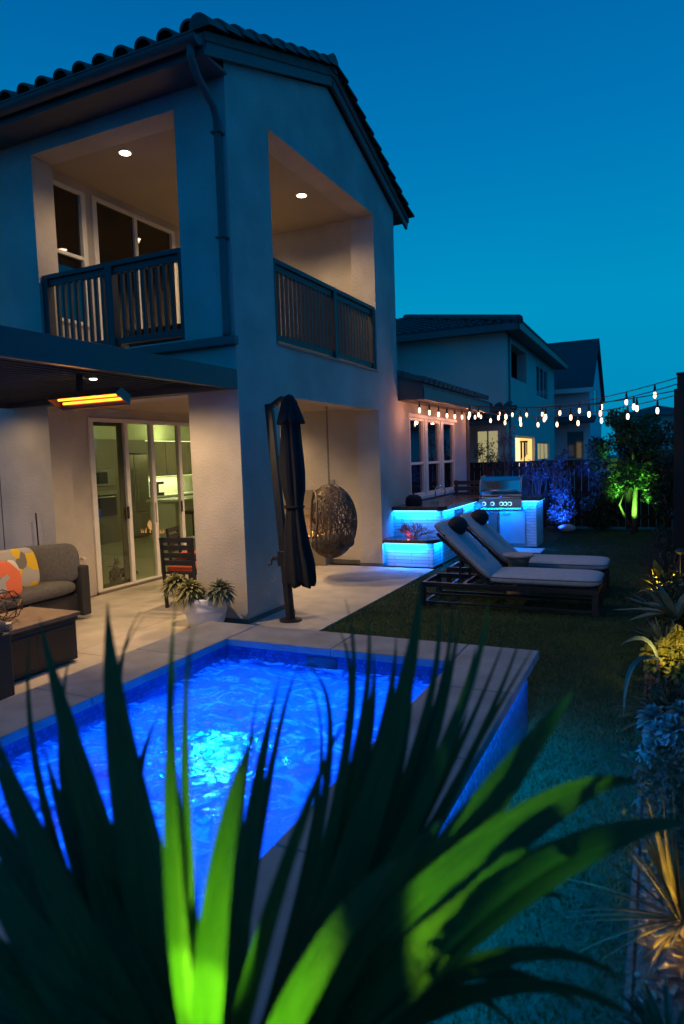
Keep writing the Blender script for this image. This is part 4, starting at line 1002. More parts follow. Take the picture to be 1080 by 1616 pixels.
wv_.add(vs, [(j*(nx_+1)+i, j*(nx_+1)+i+1, (j+1)*(nx_+1)+i+1, (j+1)*(nx_+1)+i) for j in range(ny_) for i in range(nx_)])
wo = wv_.build('water', wm, smooth=True, kind='structure')
# underwater lamps
PB = (.0, .13, 1.0)
def plamp(x, y, z, e, d):
    t_ = MB().tube([(x, y, z), (x+d[0]*.012, y+d[1]*.012, z+d[2]*.012)], .065, 20).build('pool_lamp', E_('pool_lens', (.15, .6, 1), 9) if 'pool_lens' not in bpy.data.materials else bpy.data.materials['pool_lens'], pool)
    lamp('POINT', 'pool_light', (x+d[0]*.12, y+d[1]*.12, z+d[2]*.12), e, PB, size=.06, parent=pool)
plamp(1.5, -2.62, -.62, 22, (0, 0, 1))
def wlamp(p, d, e):
    p = Vector(p); d = Vector(d); MB().tube([p, p+d*.02], .09, 20).build('pool_lamp', bpy.data.materials['pool_lens'], pool)
    o = lamp('AREA', 'pool_light', p+d*.03, e, PB, p+d+Vector((0, 0, -.25)), .16, parent=pool)
wlamp((1.9, IY0, -.12), (0, 1, 0), 38); wlamp((IX1, -2.9, -.12), (-1, 0, 0), 38)
# strip under the coping washing the outer tile and turf
o = lamp('AREA', 'coping_light', (3.165, -3.2, .41), 34, (.0, .30, 1), None, 3.0, sy=.02, parent=pool)
zq = Vector((-.25, 0, 1)).normalized()*1.0; zq = Vector((-.35, 0, 1)).normalized(); xq = Vector((0, 1, 0)); yq = zq.cross(xq); o.rotation_euler = Matrix((xq, yq, zq)).transposed().to_euler()
# ================================================================== BACKGROUND HOUSES
def house_n(name, label, X0, X1, Y0, Y1, ze, zr, wallm, roofm, ridge='x', over=.45, hip=True):
    t = thing(name, label, 'house', ((X0+X1)/2, (Y0+Y1)/2, 0))
    return t
N1 = thing('neighbour_house', 'two-storey stucco neighbour house with tiled hip roof and lit windows', 'house', (-3, 17, 0))
w = MB()
wall_x(w, -.25, .05, 13, 22.4, 0, 5.1, [(13.75, 16.2, 3.85, 4.8), (18.1, 20.8, 3.6, 4.72), (14.2, 17.6, 1.15, 2.2), (18.2, 20.9, 1.4, 2.05)])
w.box(-.25, -.0, 13.75, 16.2, 3.0, 3.84)
def wall_y(w, y0, y1, xa, xb, za, zb, holes):
    b = len(w.v); wall_x(w, y0, y1, xa, xb, za, zb, holes); w.v[b:] = [(v[1], v[0], v[2]) for v in w.v[b:]]
wall_y(w, 13, 13.25, -3.0, -.25, 0, 5.1, [(-.52, -.16-.09, 1.45, 2.35)])
w.box(-9, -3.0, 11.2, 22, 0, 5.1)
w.box(-.251, -.0, 22.1, 22.4, 0, 5.1)
w.build('wall', STUCCO_N, N1)
r_ = MB(); o_ = .45
def hip(mb, X0, X1, Y0, Y1, ze, sl):
    hw = min(X1-X0, Y1-Y0)/2; zr = ze+hw*sl
    if X1-X0 > Y1-Y0: a, b = (X0+hw, (Y0+Y1)/2, zr), (X1-hw, (Y0+Y1)/2, zr)
    else: a, b = ((X0+X1)/2, Y0+hw, zr), ((X0+X1)/2, Y1-hw, zr)
    c = [(X0, Y0, ze), (X1, Y0, ze), (X1, Y1, ze), (X0, Y1, ze)]
    if X1-X0 > Y1-Y0: mb.add(c+[a, b], [(0, 1, 5, 4), (1, 2, 5), (2, 3, 4, 5), (3, 0, 4), (0, 3, 2, 1)])
    else: mb.add(c+[a, b], [(0, 1, 4), (1, 2, 5, 4), (2, 3, 5), (3, 0, 4, 5), (0, 3, 2, 1)])
    return a, b
hip(r_, -9.4, .50, 12.6, 22.9, 5.12, .30)
# tile courses on the slope facing the pool and the east slope
random.seed(6)
def tile_cols(mb, o, du, dv, nu, nv, su, sv, nrm, clip=None):
    o, du, dv, nrm = Vector(o), Vector(du).normalized(), Vector(dv).normalized(), Vector(nrm).normalized()
    for i in range(nu):
        for j in range(nv):
            a = o+du*(i*su)+dv*(j*sv); b_ = a+dv*(sv+.03)
            if clip and not clip(a): continue
            vs = []
            for p, r0, lf in ((a, .095, .03), (b_, .08, .005)):
                for q in range(5): tt = math.pi*q/4; vs.append(p+du*(math.cos(tt)*r0)+nrm*(math.sin(tt)*r0+lf))
            mb.add(vs, [(q, q+1, 5+q+1, 5+q) for q in range(4)]+[(0, 1, 2, 3, 4)])
sl_ = .30
tile_cols(r_, (-9.2, 12.6, 5.12), (1, 0, 0), (0, 1, sl_), 38, 13, .26, .4, (0, -sl_, 1), lambda p: p.x > -8 and (p.y-12.6) < (.5-p.x)+.1)
tile_cols(r_, (.5, 12.8, 5.12), (0, 1, 0), (-1, 0, sl_), 38, 10, .26, .4, (sl_, 0, 1), lambda p: (.5-p.x) < (p.y-12.6)+.1 and (.5-p.x) < (22.9-p.y))
r_.tube([(.5, 12.6, 5.2), (-4.4, 17.5, 6.66)], .13, 8)
r_.build('roof', TILE_N, N1)
f_ = MB(); f_.box(-9.4, .5, 12.58, 12.62, 4.96, 5.14); f_.box(.48, .52, 12.58, 22.9, 4.96, 5.14); f_.box(-9.4, .48, 12.62, 13, 5.0, 5.03); f_.box(.05, .48, 13, 22.9, 5.0, 5.03)
f_.box(-.02, .09, 13.35, 13.45, 0, 5.0)
f_.build('fascia', GUTTER, N1)
def lit(name, x0, x1, y0, y1, z0, z1, mat, par, mull=None, face='x'):
    o = MB().box(x0, x1, y0, y1, z0, z1).build(name, mat, par)
    q = MB(); t = .05
    if face == 'x':
        xx = x1+.02
        q.box(x0, xx, y0-t, y0, z0-t, z1+t); q.box(x0, xx, y1, y1+t, z0-t, z1+t); q.box(x0, xx, y0, y1, z0-t, z0); q.box(x0, xx, y0, y1, z1, z1+t)
        for m_ in mull or []: q.box(x0, xx, m_-.03, m_+.03, z0, z1)
    else:
        yy = y0-.02
        q.box(x0-t, x0, yy, y1, z0-t, z1+t); q.box(x1, x1+t, yy, y1, z0-t, z1+t); q.box(x0, x1, yy, y1, z0-t, z0); q.box(x0, x1, yy, y1, z1, z1+t)
        for m_ in mull or []: q.box(m_-.03, m_+.03, yy, y1, z0, z1)
    q.build('frame', WHITE, o)
YLIT = E_('lit_room_yellow', (1, .62, .18), 1.3); PLIT = E_('lit_blind', (.85, .75, .38), .42); DIMW = M('dusk_window', (.05, .07, .09), .05, spec=1)
lit('window', -.1, -.06, 14.25, 17.55, 1.2, 2.15, E_('lit_blind_pale', (1, .84, .45), 1.2), N1, [])
MB().box(-.05, -.03, 15.5, 17.55, 1.2, 2.15).build('lit_wall', YLIT, N1)
lit('window', -.1, -.02, 18.25, 20.85, 1.45, 2.0, PLIT, N1, [19.1, 20.0])
lit('window', -.1, -.0, 18.15, 20.75, 3.65, 4.68, DIMW, N1, [19.0, 19.9])

q = MB().box(-.74, -.18, 12.96, 12.99, 1.45, 2.32).build('window', PLIT, N1); q2 = MB(); q2.box(-.78, -.74, 12.93, 12.995, 1.4, 2.37); q2.box(-.18, -.14, 12.93, 12.995, 1.4, 2.37); q2.box(-.48, -.44, 12.93, 12.995, 1.45, 2.32); q2.box(-.74, -.18, 12.93, 12.995, 2.32, 2.37); q2.box(-.74, -.18, 12.93, 12.995, 1.4, 1.45); q2.build('frame', WHITE, q)
lg = MB(); lg.box(-2, -1.9, 13.3, 16.6, 3.0, 5.0); lg.box(-1.9, -.25, 13.26, 13.34, 3, 5); lg.box(-1.9, -.25, 16.3, 16.4, 3, 5); lg.box(-1.9, -.25, 13.3, 16.4, 2.95, 3.0); lg.build('loggia', BLIND, N1)
# wind chime hanging in the lit window
wc = thing('wind_chime', 'dark wind chime hanging in front of the bright yellow window', 'wind chime', (.12, 14.9, 2.1))
q = MB(); q.tube([(.15, 15.0, 2.05), (.15, 15.0, 2.0)], .12, 12); q.build('top', DARK, wc)
for k_ in range(5): a = k_*1.257; MB().tube([(.15+.09*math.cos(a), 15+.09*math.sin(a), 2.0), (.15+.09*math.cos(a), 15+.09*math.sin(a), 1.62-.05*k_)], .018, 6).build('tube', DARK, wc)
MB().tube([(.15, 15, 2.0), (.15, 15, 1.4), (.15, 15, 1.32)], [.006, .006, .03], 6).build('striker', DARK, wc)
# low side roof of neighbour
lr = MB(); lr.prism([(11.6, 2.55), (13.0, 3.0), (13.0, 2.9), (11.6, 2.45)], 'x', -3, .35)
tile_cols(lr, (-3, 11.6, 2.56), (1, 0, 0), (0, 1, .32), 13, 4, .26, .4, (0, -.32, 1)); lr.build('lower_roof', TILE_N, N1)
q = MB().box(-2.98, -2.95, 11.6, 12.3, 3.7, 4.9).build('window', DIMW, N1); q2 = MB(); q2.box(-2.97, -2.93, 11.55, 11.6, 3.65, 4.95); q2.box(-2.97, -2.93, 12.3, 12.35, 3.65, 4.95); q2.box(-2.97, -2.93, 11.6, 12.3, 4.28, 4.33); q2.build('frame', WHITE, q)

N2 = thing('far_house', 'pale blue-grey house with a steep dark gable beyond the tiled neighbour', 'house', (-1, 26, 0))
q = MB(); q.box(-6, 1.25, 24, 30, 0, 4.3); q.prism([(24, 4.3), (30, 4.3), (27, 6.5)], 'x', 1.0, 1.249); q.build('wall', SIDING_N, N2)
q = MB(); q.prism([(23.6, 4.25), (27, 6.72), (30.4, 4.25), (30.4, 4.1), (27, 6.55), (23.6, 4.1)], 'x', -6, 1.4); q.build('roof', SHINGLE, N2)
MB().box(-6, 1.42, 23.55, 23.6, 4.08, 4.27).build('fascia', WHITE, N2)
lit('window', 1.22, 1.26, 25.8, 26.9, 3.2, 4.4, DIMW, N2, [])
q = MB().box(.35, 1.0, 23.95, 23.98, 1.4, 2.5).build('window', DIMW, N2); q2 = MB(); q2.box(.3, .35, 23.93, 23.99, 1.35, 2.55); q2.box(1.0, 1.05, 23.93, 23.99, 1.35, 2.55); q2.build('frame', WHITE, q)
q = MB().box(-.9, -.78, 23.93, 23.99, 1.3, 2.1).build('window', PLIT, N2)
lr = MB(); lr.prism([(23.0, 2.9), (24.0, 3.15), (24, 3.05), (23.0, 2.8)], 'x', -2, 1.5); lr.build('lower_roof', SHINGLE, N2)
N3 = thing('distant_house', 'distant low house with a brown roof behind the garden tree', 'house', (4, 35, 0))
q = MB(); q.box(1.8, 5.2, 33, 40, 0, 3.4); q.build('wall', STUCCO_N, N3); q = MB(); hip(q, 1.4, 6, 32.6, 40.4, 3.4, .28); q.build('roof', TILE_N, N3)
N4 = thing('distant_house', 'distant pale house with a grey roof at the right edge', 'house', (9, 36, 0))
q = MB(); q.box(5.6, 12, 31, 38, 0, 3.2); q.build('wall', SIDING_N, N4); q = MB(); hip(q, 5.2, 12.5, 30.6, 38.4, 3.2, .25); q.build('roof', SHINGLE, N4)
for x in (5.9, 6.9): MB().box(x, x+.5, 30.96, 30.99, 1.6, 2.6).build('window', DIMW, N4)

# ================================================================== FENCES, POST, STRINGS
def fence(name, label, a, b, h, n):
    t = thing(name, label, 'fence', a); a, b = Vector(a), Vector(b); d = (b-a).normalized(); L_ = (b-a).length; s = d.cross(Vector((0, 0, 1)))
    q = MB(); k = int(L_/.145)
    for i in range(k):
        p = a+d*(i*L_/k+.0); q.bar(p+d*.07+Vector((0, 0, .03)), p+d*.07+Vector((0, 0, h-.04+random.uniform(-.004, .004))), .135, .018, up=s)
    q.build('boards', FENCE, t)
    q = MB(); q.bar(a+Vector((0, 0, h-.02)), b+Vector((0, 0, h-.02)), .09, .04); q.bar(a+s*.03+Vector((0, 0, h-.16)), b+s*.03+Vector((0, 0, h-.16)), .02, .09); q.bar(a+s*.03+Vector((0, 0, .25)), b+s*.03+Vector((0, 0, .25)), .02, .09)
    q.build('rail', FENCE, t)
    for i in range(n+1): p = a+(b-a)*(i/n)+s*.06; MB().bar(p, p+Vector((0, 0, h+.03)), .09, .09).build('post', FENCE, t)
fence('wooden_fence', 'dark wooden fence across the far end of the garden', (-.2, 9.75, 0), (5.0, 9.75, 0), 1.5, 3)
fence('wooden_fence', 'dark wooden fence along the right side of the planting bed', (5.0, 9.7, 0), (5.0, -7, 0), 1.55, 7)
lp = thing('light_post', 'tall dark square post holding the string lights', 'post', (4.12, 4.0, 0))
MB().box(4.065, 4.155, 3.955, 4.045, 0, 2.62).build('shaft', FENCE, lp, bevel=.004); MB().box(4.03, 4.065, 3.97, 4.03, 0, 2.44).build('conduit', FENCE, lp)
MB().box(4.055, 4.165, 3.945, 4.055, 2.62, 2.645).build('cap', FENCE, lp, bevel=.004)
# string lights
def string(label, a, b, sag, spacing, off=.3, wall_light=False):
    a, b = Vector(a), Vector(b); L_ = (b-a).length; t = thing('string_light', label, 'string lights', a, 'strands of festoon lights over the lawn')
    def P(u): return a+(b-a)*u+Vector((0, 0, -4*sag*u*(1-u)))
    MB().tube([P(i/24) for i in range(25)], .007, 5).build('cable', DARK, t)
    n = int((L_-off)/spacing)+1; socks = MB()
    for i in range(n):
        p = P((off+i*spacing)/L_) if (off+i*spacing) < L_-.08 else None
        if p is None: continue
        s = MB(); s.tube([p+Vector((0, 0, -.0)), p+Vector((0, 0, -.05)), p+Vector((0, 0, -.105))], [.008, .016, .017], 8); so = s.build('socket', DARK, t)
        if wall_light and i % 2 == 0: lamp('POINT', 'bulb_light', p+Vector((0, 0, -.22)), 5, (1, .40, .22), size=.03, parent=t)
        MB().lathe([(.012, -.105), (.017, -.12), (.0195, -.145), (.018, -.168), (.011, -.183), (.002, -.188)], p, 10).build('bulb', BULB, so, smooth=True)
PT_ = Vector((4.06, 3.98, 0))
string('strand of warm bulbs hung along the eave of the low wing', (.34, 4.45, 2.58), (.34, 9.1, 2.66), .06, .52, .25, True)
string('uppermost strand of warm bulbs ending at the top of the post', PT_+Vector((0, 0, 2.58)), (.45, 9.15, 2.74), .16, .66, .45)
string('strand of warm bulbs running from the post to the middle of the eave', PT_+Vector((0, 0, 2.50)), (.45, 7.2, 2.66), .22, .62, .7)
string('strand of warm bulbs running from the post to the near end of the eave', PT_+Vector((0, 0, 2.42)), (.45, 5.2, 2.60), .16, .66, .5)
string('lowest strand of warm bulbs sagging from the post to the far corner of the wing', PT_+Vector((0, 0, 2.36)), (.45, 8.3, 2.58), .18, .60, .35)

# ================================================================== PLANTING
def cloud(name, mat, parent, blobs, n, size, seed, aspect=2.2, droop=0):
    rg = np.random.default_rng(seed); k = len(blobs); B = np.array(blobs, float)
    wt = B[:, 3]*B[:, 4]*B[:, 5]; idx = rg.choice(k, n, p=wt/wt.sum())
    d = rg.normal(size=(n, 3)); d /= np.linalg.norm(d, axis=1)[:, None]; rad = rg.uniform(.35, 1.08, n)**.6
    C = B[idx, :3]+d*rad[:, None]*B[idx, 3:6]
    C += rg.normal(0, .03, (n, 3)); C[:, 2] = np.maximum(C[:, 2], .04)
    u = rg.normal(size=(n, 3))+d*.8; u[:, 2] -= droop; u /= np.linalg.norm(u, axis=1)[:, None]
    v = np.cross(u, rg.normal(size=(n, 3))); v /= np.linalg.norm(v, axis=1)[:, None]
    s = size*rg.uniform(.55, 1.3, n)[:, None]
    w_ = np.cross(u, v)
    V = np.stack([C-u*s, C+v*s/aspect-w_*s*.12, C+u*s, C-v*s/aspect-w_*s*.12], 1).reshape(-1, 3)
    off = np.array(OFF.get(parent.name, Vector((0, 0, 0)))); V -= off
    me = bpy.data.meshes.new(name); me.vertices.add(4*n); me.vertices.foreach_set('co', V.astype(np.float32).ravel())
    me.loops.add(4*n); me.loops.foreach_set('vertex_index', np.arange(4*n, dtype=np.int32)); me.polygons.add(n); me.polygons.foreach_set('loop_start', np.arange(0, 4*n, 4, dtype=np.int32)); me.update(calc_edges=True)
    o = bpy.data.objects.new(name, me); COL.objects.link(o); o.parent = parent; me.materials.append(mat); return o
def limbs(mb, base, tips, r):
    base = Vector(base)
    for t in tips:
        t = Vector(t); m1_ = base.lerp(t, .35)+Vector((random.uniform(-.05, .05), random.uniform(-.05, .05), .05)); m2_ = base.lerp(t, .7)+Vector((random.uniform(-.08, .08), random.uniform(-.08, .08), .04))
        mb.tube([base, m1_, m2_, t], [r, r*.75, r*.5, r*.2], 7)
random.seed(31)
tr = thing('garden_tree', 'leafy tree with a green-lit trunk in front of the far fence', 'tree', (3.42, 9.2, 0))
tk = MB(); tk.tube([(3.42, 9.2, 0), (3.40, 9.2, .35), (3.42, 9.2, .8), (3.45, 9.2, 1.3)], [.06, .055, .045, .035], 9)
tk.tube([(3.38, 9.2, .05), (3.22, 9.15, .3), (3.12, 9.1, .55), (3.2, 9.1, .8)], [.03, .026, .02, .014], 7)
limbs(tk, (3.44, 9.2, 1.1), [(2.9, 9.2, 1.9), (3.9, 9.1, 2.0), (3.5, 9.4, 2.3), (3.1, 8.9, 1.5), (3.8, 8.9, 1.5), (3.3, 9.1, 2.4)], .035)
tk.build('trunk', BARK, tr, smooth=True)
bl = []
for i in range(34):
    a = random.uniform(0, 6.28); rr = random.uniform(.2, .85); z = random.uniform(1.0, 2.35); sh = 1.0 if z < 1.9 else .65
    q = random.uniform(.12, .26); bl.append((3.42+math.cos(a)*rr*sh*1.05, 9.15+math.sin(a)*rr*sh*.7, z, q, q, q*.8))
for x, z in ((3.15, 1.0), (3.3, 1.1), (3.65, .95), (3.5, 1.15), (3.0, .85), (3.75, .7)): bl.append((x, 9.1, z, .18, .15, .14))
cloud('crown', F_TREE, tr, bl, 7000, .05, 1)
lv_ = MB()
for i in range(26): a = random.uniform(0, 6.28); lv_.blade((3.42+.05*math.cos(a), 9.12, .95+random.uniform(-.1, .1)), (math.cos(a), -.4, .5), random.uniform(.18, .3), .035, .7, 6, fold=.2)
lv_.build('hanging_leaves', F_TREE, tr)
lamp('SPOT', 'tree_uplight', (3.36, 8.72, .06), 420, (.25, 1, .12), (3.45, 9.2, 1.0), .03, 75, .7, parent=tr)
MB().tube([(3.36, 8.70, 0), (3.36, 8.71, .045)], .04, 12).build('uplight', DARK, label='small black uplight at the foot of the green-lit tree', cat='uplight')
t2 = thing('hedge_shrub', 'dark dense shrub mass to the left of the green-lit tree', 'shrub', (2.75, 9.35, 0))
cloud('leaves', F_DARK, t2, [(2.65+.2*i+random.uniform(-.1, .1), 9.4, random.uniform(.5, 1.9), .22, .15, .2) for i in range(5)]+[(2.7, 9.4, .4, .4, .2, .4)], 2600, .045, 2)
q = MB(); limbs(q, (2.8, 9.4, 0), [(2.6, 9.4, 1.3), (2.9, 9.4, 1.7), (3.1, 9.4, 1.5)], .02); q.build('stems', BARK, t2)
t3 = thing('hedge_shrub', 'tall dark shrub between the light post and the far fence corner', 'shrub', (4.4, 8.6, 0))
cloud('leaves', F_DARK, t3, [(4.3+random.uniform(-.4, .5), 8.4+random.uniform(-.7, .7), random.uniform(.3, 2.1), .3, .3, .25) for i in range(20)], 6500, .05, 3)
q = MB(); limbs(q, (4.4, 8.6, 0), [(4.2, 8.4, 1.6), (4.6, 8.8, 1.9), (4.5, 8.2, 1.5)], .03); q.build('stems', BARK, t3)
def conifer(x, y, h, r, label, mat, seed, n=3000):
    t = thing('columnar_shrub', label, 'shrub', (x, y, 0)); random.seed(seed); bb_ = []
    for i in range(26): z = random.uniform(.15, h); rr = r*(1-z/h*.55); a = random.uniform(0, 6.28); bb_.append((x+math.cos(a)*rr*.6, y+math.sin(a)*rr*.5, z, rr*.45, rr*.45, .14))
    cloud('foliage', mat, t, bb_, n, .035, seed, 3, -.5); q = MB(); q.tube([(x, y, 0), (x+.02, y, h*.6), (x, y, h)], [.03, .02, .005], 7)
    limbs(q, (x, y, h*.3), [(x+r*.6, y-.1, h*.8), (x-r*.5, y-.1, h*.75), (x+r*.3, y, h*1.02), (x-r*.2, y, h*1.04)], .01); q.build('trunk', BARK, t); return t
bsr = conifer(1.98, 9.1, 1.65, .30, 'upright shrub lit blue in front of the far fence', F_BLUE, 11)
lamp('SPOT', 'shrub_uplight', (1.93, 8.45, .05), 420, (.01, .10, 1), (1.98, 9.1, .8), .03, 80, .7, parent=bsr)
MB().ball((2.12, 8.8, .09), .15, 16, 10, (1.2, .8, .6)).build('garden_stone', M('pale_rock', (.35, .36, .38), .8, bump=.8, bscale=12), label='pale rock in blue light at the foot of the blue shrub', cat='rock', smooth=True)
for i, (x, h, lb) in enumerate(((.35, 1.8, 'bare-stemmed twiggy shrub by the fence just right of the wing wall'), (.72, 2.0, 'tall twiggy shrub reaching above the fence behind the grill'), (1.42, 1.5, 'low leafy shrub behind the right end of the grill hood'))):
    t = thing('twiggy_shrub', lb, 'shrub', (x, 9.4, 0)); q = MB(); random.seed(50+i)
    tips = [(x+random.uniform(-.25, .25), 9.4+random.uniform(-.15, .1), h*random.uniform(.7, 1.12)) for _ in range(11)]
    limbs(q, (x, 9.4, 0), tips, .014); q.build('stems', BARK, t)
    cloud('leaves', F_BLUE if i else F_DARK, t, [(a, b, c*random.uniform(.8, 1), .07, .07, .12) for a, b, c in tips], 700, .026, 60+i)
    lamp('POINT', 'shrub_glow', (x, 9.0, .95), 5, (.05, .15, 1), size=.03, parent=t) if i == 1 else None

# strap-leaved plants of the right-hand bed
def tuft(name, label, cat, x, y, n, L, w, mat, seed, droop=.35, el=(15, 80), z0=.03, seg=7, fold=.3, az=None, pk=.3):
    t = thing(name, label, cat, (x, y, 0)); random.seed(seed); q = MB()
    for i in range(n):
        a = random.uniform(0, 2*math.pi) if az is None else random.uniform(*az); e = R(random.uniform(*el))
        d = Vector((math.cos(a)*math.cos(e), math.sin(a)*math.cos(e), math.sin(e)))
        q.blade((x+.03*math.cos(a), y+.03*math.sin(a), z0), d, L*random.uniform(.65, 1.1), w*random.uniform(.7, 1.2), droop*random.uniform(.3, 1.4), seg, nrm=(0, 0, 1) if e < 1.2 else (math.sin(a), -math.cos(a), .2), fold=fold, pk=pk)
    q.build('leaves', mat, t)
    c_ = MB(); c_.lathe([(.02, 0), (.035, .03), (.02, .06)], (x, y, 0), 8); c_.build('crown_base', BARK, t)
    return t
tuft('flax_plant', 'dark bronze flax clump nearest the light post', 'flax plant', 3.93, 5.0, 90, .62, .02, F_PURP, 70)
tuft('flax_plant', 'dark bronze flax clump behind the yellow-lit plants', 'flax plant', 3.96, 3.3, 110, .62, .02, F_PURP, 71)
tuft('flax_plant', 'low bronze flax clump spilling over the lawn edge', 'flax plant', 3.88, 2.2, 90, .42, .018, F_PURP, 72, .5, (5, 70))
yl = tuft('broad_leaf_plant', 'broad-leaved plant lit yellow from below beside the bronze flax', 'plant', 3.94, 2.75, 34, .42, .09, F_VARI, 73, .3, (20, 85), fold=.15, pk=.5)
lamp('SPOT', 'bed_uplight', (3.83, 2.4, .05), 60, (1, .68, .12), (3.95, 2.8, .35), .02, 110, .6, parent=yl)
tuft('flax_plant', 'grey-green spiky clump in front of the yellow-lit plant', 'flax plant', 3.93, 1.55, 90, .42, .022, F_AGAVE, 74, .3, (10, 80))
ag = tuft('agave_plant', 'agave with broad pale pointed leaves reaching over the lawn', 'agave', 3.99, .62, 13, .46, .105, F_AGAVE, 75, .12, (8, 60), fold=.45, seg=9, pk=.45, z0=.2)
q = MB()
for d, L_ in (((-1, .25, .05), .46), ((-1, -.35, -.05), .36), ((-.35, -.4, .8), .3)): q.blade((3.97, .5, .27), d, L_, .1, .1, 9, fold=.45, pk=.45)
q.build('leaves', F_AGAVE, ag)
tuft('spiky_succulent', 'dark grey-green spiky succulent below the agave', 'succulent', 3.90, .05, 110, .24, .03, F_AGAVE, 76, .2, (5, 80), z0=.12)
gs = thing('golden_shrub', 'round-leaved succulent shrub glowing yellow in the border', 'shrub', (4.02, -.75, 0))
random.seed(77); q = MB()
for i in range(80):
    a = random.uniform(0, 6.28); rr = random.uniform(0, .25); rosette(q, (3.98+rr*math.cos(a)*.8, -.75+rr*math.sin(a)*1.4, .40-rr*.7+random.uniform(-.05, .03)), .075, 6, .042, dr=.25, rings=3, seg=3)
q.build('leaves', F_VARI, gs)
q = MB(); limbs(q, (4.04, -.75, 0), [(4.04+.2*math.cos(a), -.75+.2*math.sin(a), .3) for a in (0, 1, 2, 3, 4, 5)], .015); q.build('stems', BARK, gs)
lamp('SPOT', 'bed_uplight', (3.88, -1.12, .52), 9, (1, .72, .15), (4.02, -.7, .33), .02, 110, .6, parent=gs)
tuft('strap_plant', 'dark strap-leaved plant between the golden shrub and the blue succulents', 'plant', 3.92, -1.35, 70, .38, .035, F_DARK, 78, .4, (10, 80))
lb = thing('arching_leaf_plant', 'single long narrow leaf arching out over the lawn edge', 'plant', (3.84, -1.0, 0))
q = MB(); q.blade((3.86, -1.0, .30), (0, 0, 1), 1, .032, 0, 14, nrm=(0, -1, .3), ctrl=((3.66, -1.15, .42), (3.67, -1.45, .05)), pk=.5); q.blade((3.86, -1.0, .30), (0, 0, 1), 1, .028, 0, 12, nrm=(0, -1, .3), ctrl=((3.8, -.9, .5), (3.62, -.85, .33)), pk=.5); q.build('leaf', F_AGAVE, lb)
MB().tube([(3.86, -1.0, 0), (3.86, -1.0, .3)], .012, 6).build('stem', BARK, lb)
bl_ = thing('blue_succulent', 'cluster of fleshy rosettes in blue light at the bed edge', 'succulent', (3.98, -1.95, 0)); random.seed(79); q = MB()
for (x, y, z, r0) in ((3.83, -1.8, .20, .11), (3.93, -2.0, .22, .12), (3.84, -2.12, .14, .10), (3.98, -1.8, .24, .11), (3.97, -2.25, .16, .1), (3.86, -1.98, .18, .10)): rosette(q, (x, y, z), r0*.9, 12, .045, dr=.2, rings=5, seg=4)
q.build('rosettes', F_AGAVE, bl_); q = MB(); limbs(q, (3.98, -1.95, 0), [(3.90, -1.85, .22), (4.0, -2.0, .24), (3.93, -2.12, .16), (4.07, -1.8, .26), (4.08, -2.2, .18)], .014); q.build('stems', BARK, bl_)
lamp('POINT', 'blue_accent', (3.74, -2.15, .34), 3.2, (.0, .15, 1), size=.03, parent=bl_)
random.seed(80)
t = thing('tall_purple_shrub', 'dark small-leaved shrub at the right edge above the straw-coloured flax', 'shrub', (4.12, -2.6, 0))
cloud('leaves', F_DARK, t, [(3.98+random.uniform(-.14, .2), -2.65+random.uniform(-.4, .35), random.uniform(.06, .36), .09, .09, .08) for _ in range(16)], 2200, .018, 81)
q = MB(); limbs(q, (4.15, -2.6, 0), [(4.1, -2.5, .35), (4.2, -2.8, .4), (4.05, -2.7, .3)], .01); q.build('stems', BARK, t)
lamp('POINT', 'blue_accent', (3.86, -2.5, .45), .5, (.03, .15, 1), size=.03, parent=t)
fx = tuft('straw_flax_plant', 'spiky straw-and-bronze flax clump in the lower right of the bed', 'flax plant', 3.95, -3.3, 100, .50, .016, F_FLAX, 82, .22, (0, 85), z0=.06)
lamp('SPOT', 'bed_uplight', (3.88, -3.6, .06), 16, (1, .62, .08), (3.95, -3.2, .25), .02, 100, .6, parent=fx)
tuft('bark_fern', 'small dark leafy clump on the mulch at the bottom right corner', 'plant', 3.9, -3.85, 60, .2, .02, F_DARK, 83, .3, (10, 80))
gcm = thing('ground_cover', 'low dark leafy ground cover filling the bed between the bigger plants', 'ground cover', (4.3, 2, 0)); gcm['kind'] = 'stuff'
random.seed(90)
cloud('leaves', F_DARK, gcm, [(random.uniform(3.9, 4.9), random.uniform(-1.2, 8.8), random.uniform(.05, .28), .14, .18, .12) for _ in range(90)]+[(random.uniform(3.84, 4.0), random.uniform(-2.9, 8.8), random.uniform(.02, .2), .10, .16, .09) for _ in range(75)], 17000, .028, 91)
# path lights
def plight(x, y, label):
    t = thing('path_light', label, 'path light', (x, y, 0), 'path lights along the bed')
    MB().tube([(x, y, 0), (x, y, .50)], .009, 8).build('stake', DARK, t); MB().lathe([(.02, .50), (.06, .53), (.062, .54), (.01, .565)], (x, y, 0), 20).build('cap', DARK, t, smooth=False)
    MB().tube([(x, y, .515), (x, y, .535)], [.03, .045], 16).build('lens', LAMPDISC, t); lamp('SPOT', 'path_glow', (x, y, .51), 9 if y > 0 else 4, (1, .85, .45), (x, y, 0), .02, 130, .5, parent=t)
for y, lb_ in ((6.9, 'farthest path light, beyond the string-light post'), (4.35, 'path light standing right behind the bronze flax, second farthest'), (2.5, 'path light beside the yellow-lit broad leaves'), (.42, 'nearest path light, beside the pale agave'), (-1.35, 'unseen path light added out of frame on the right to light the lawn')): plight(4.08 if y > 0 else 4.34, y, lb_)  # the last one is out of view, added to light a patch of lawn

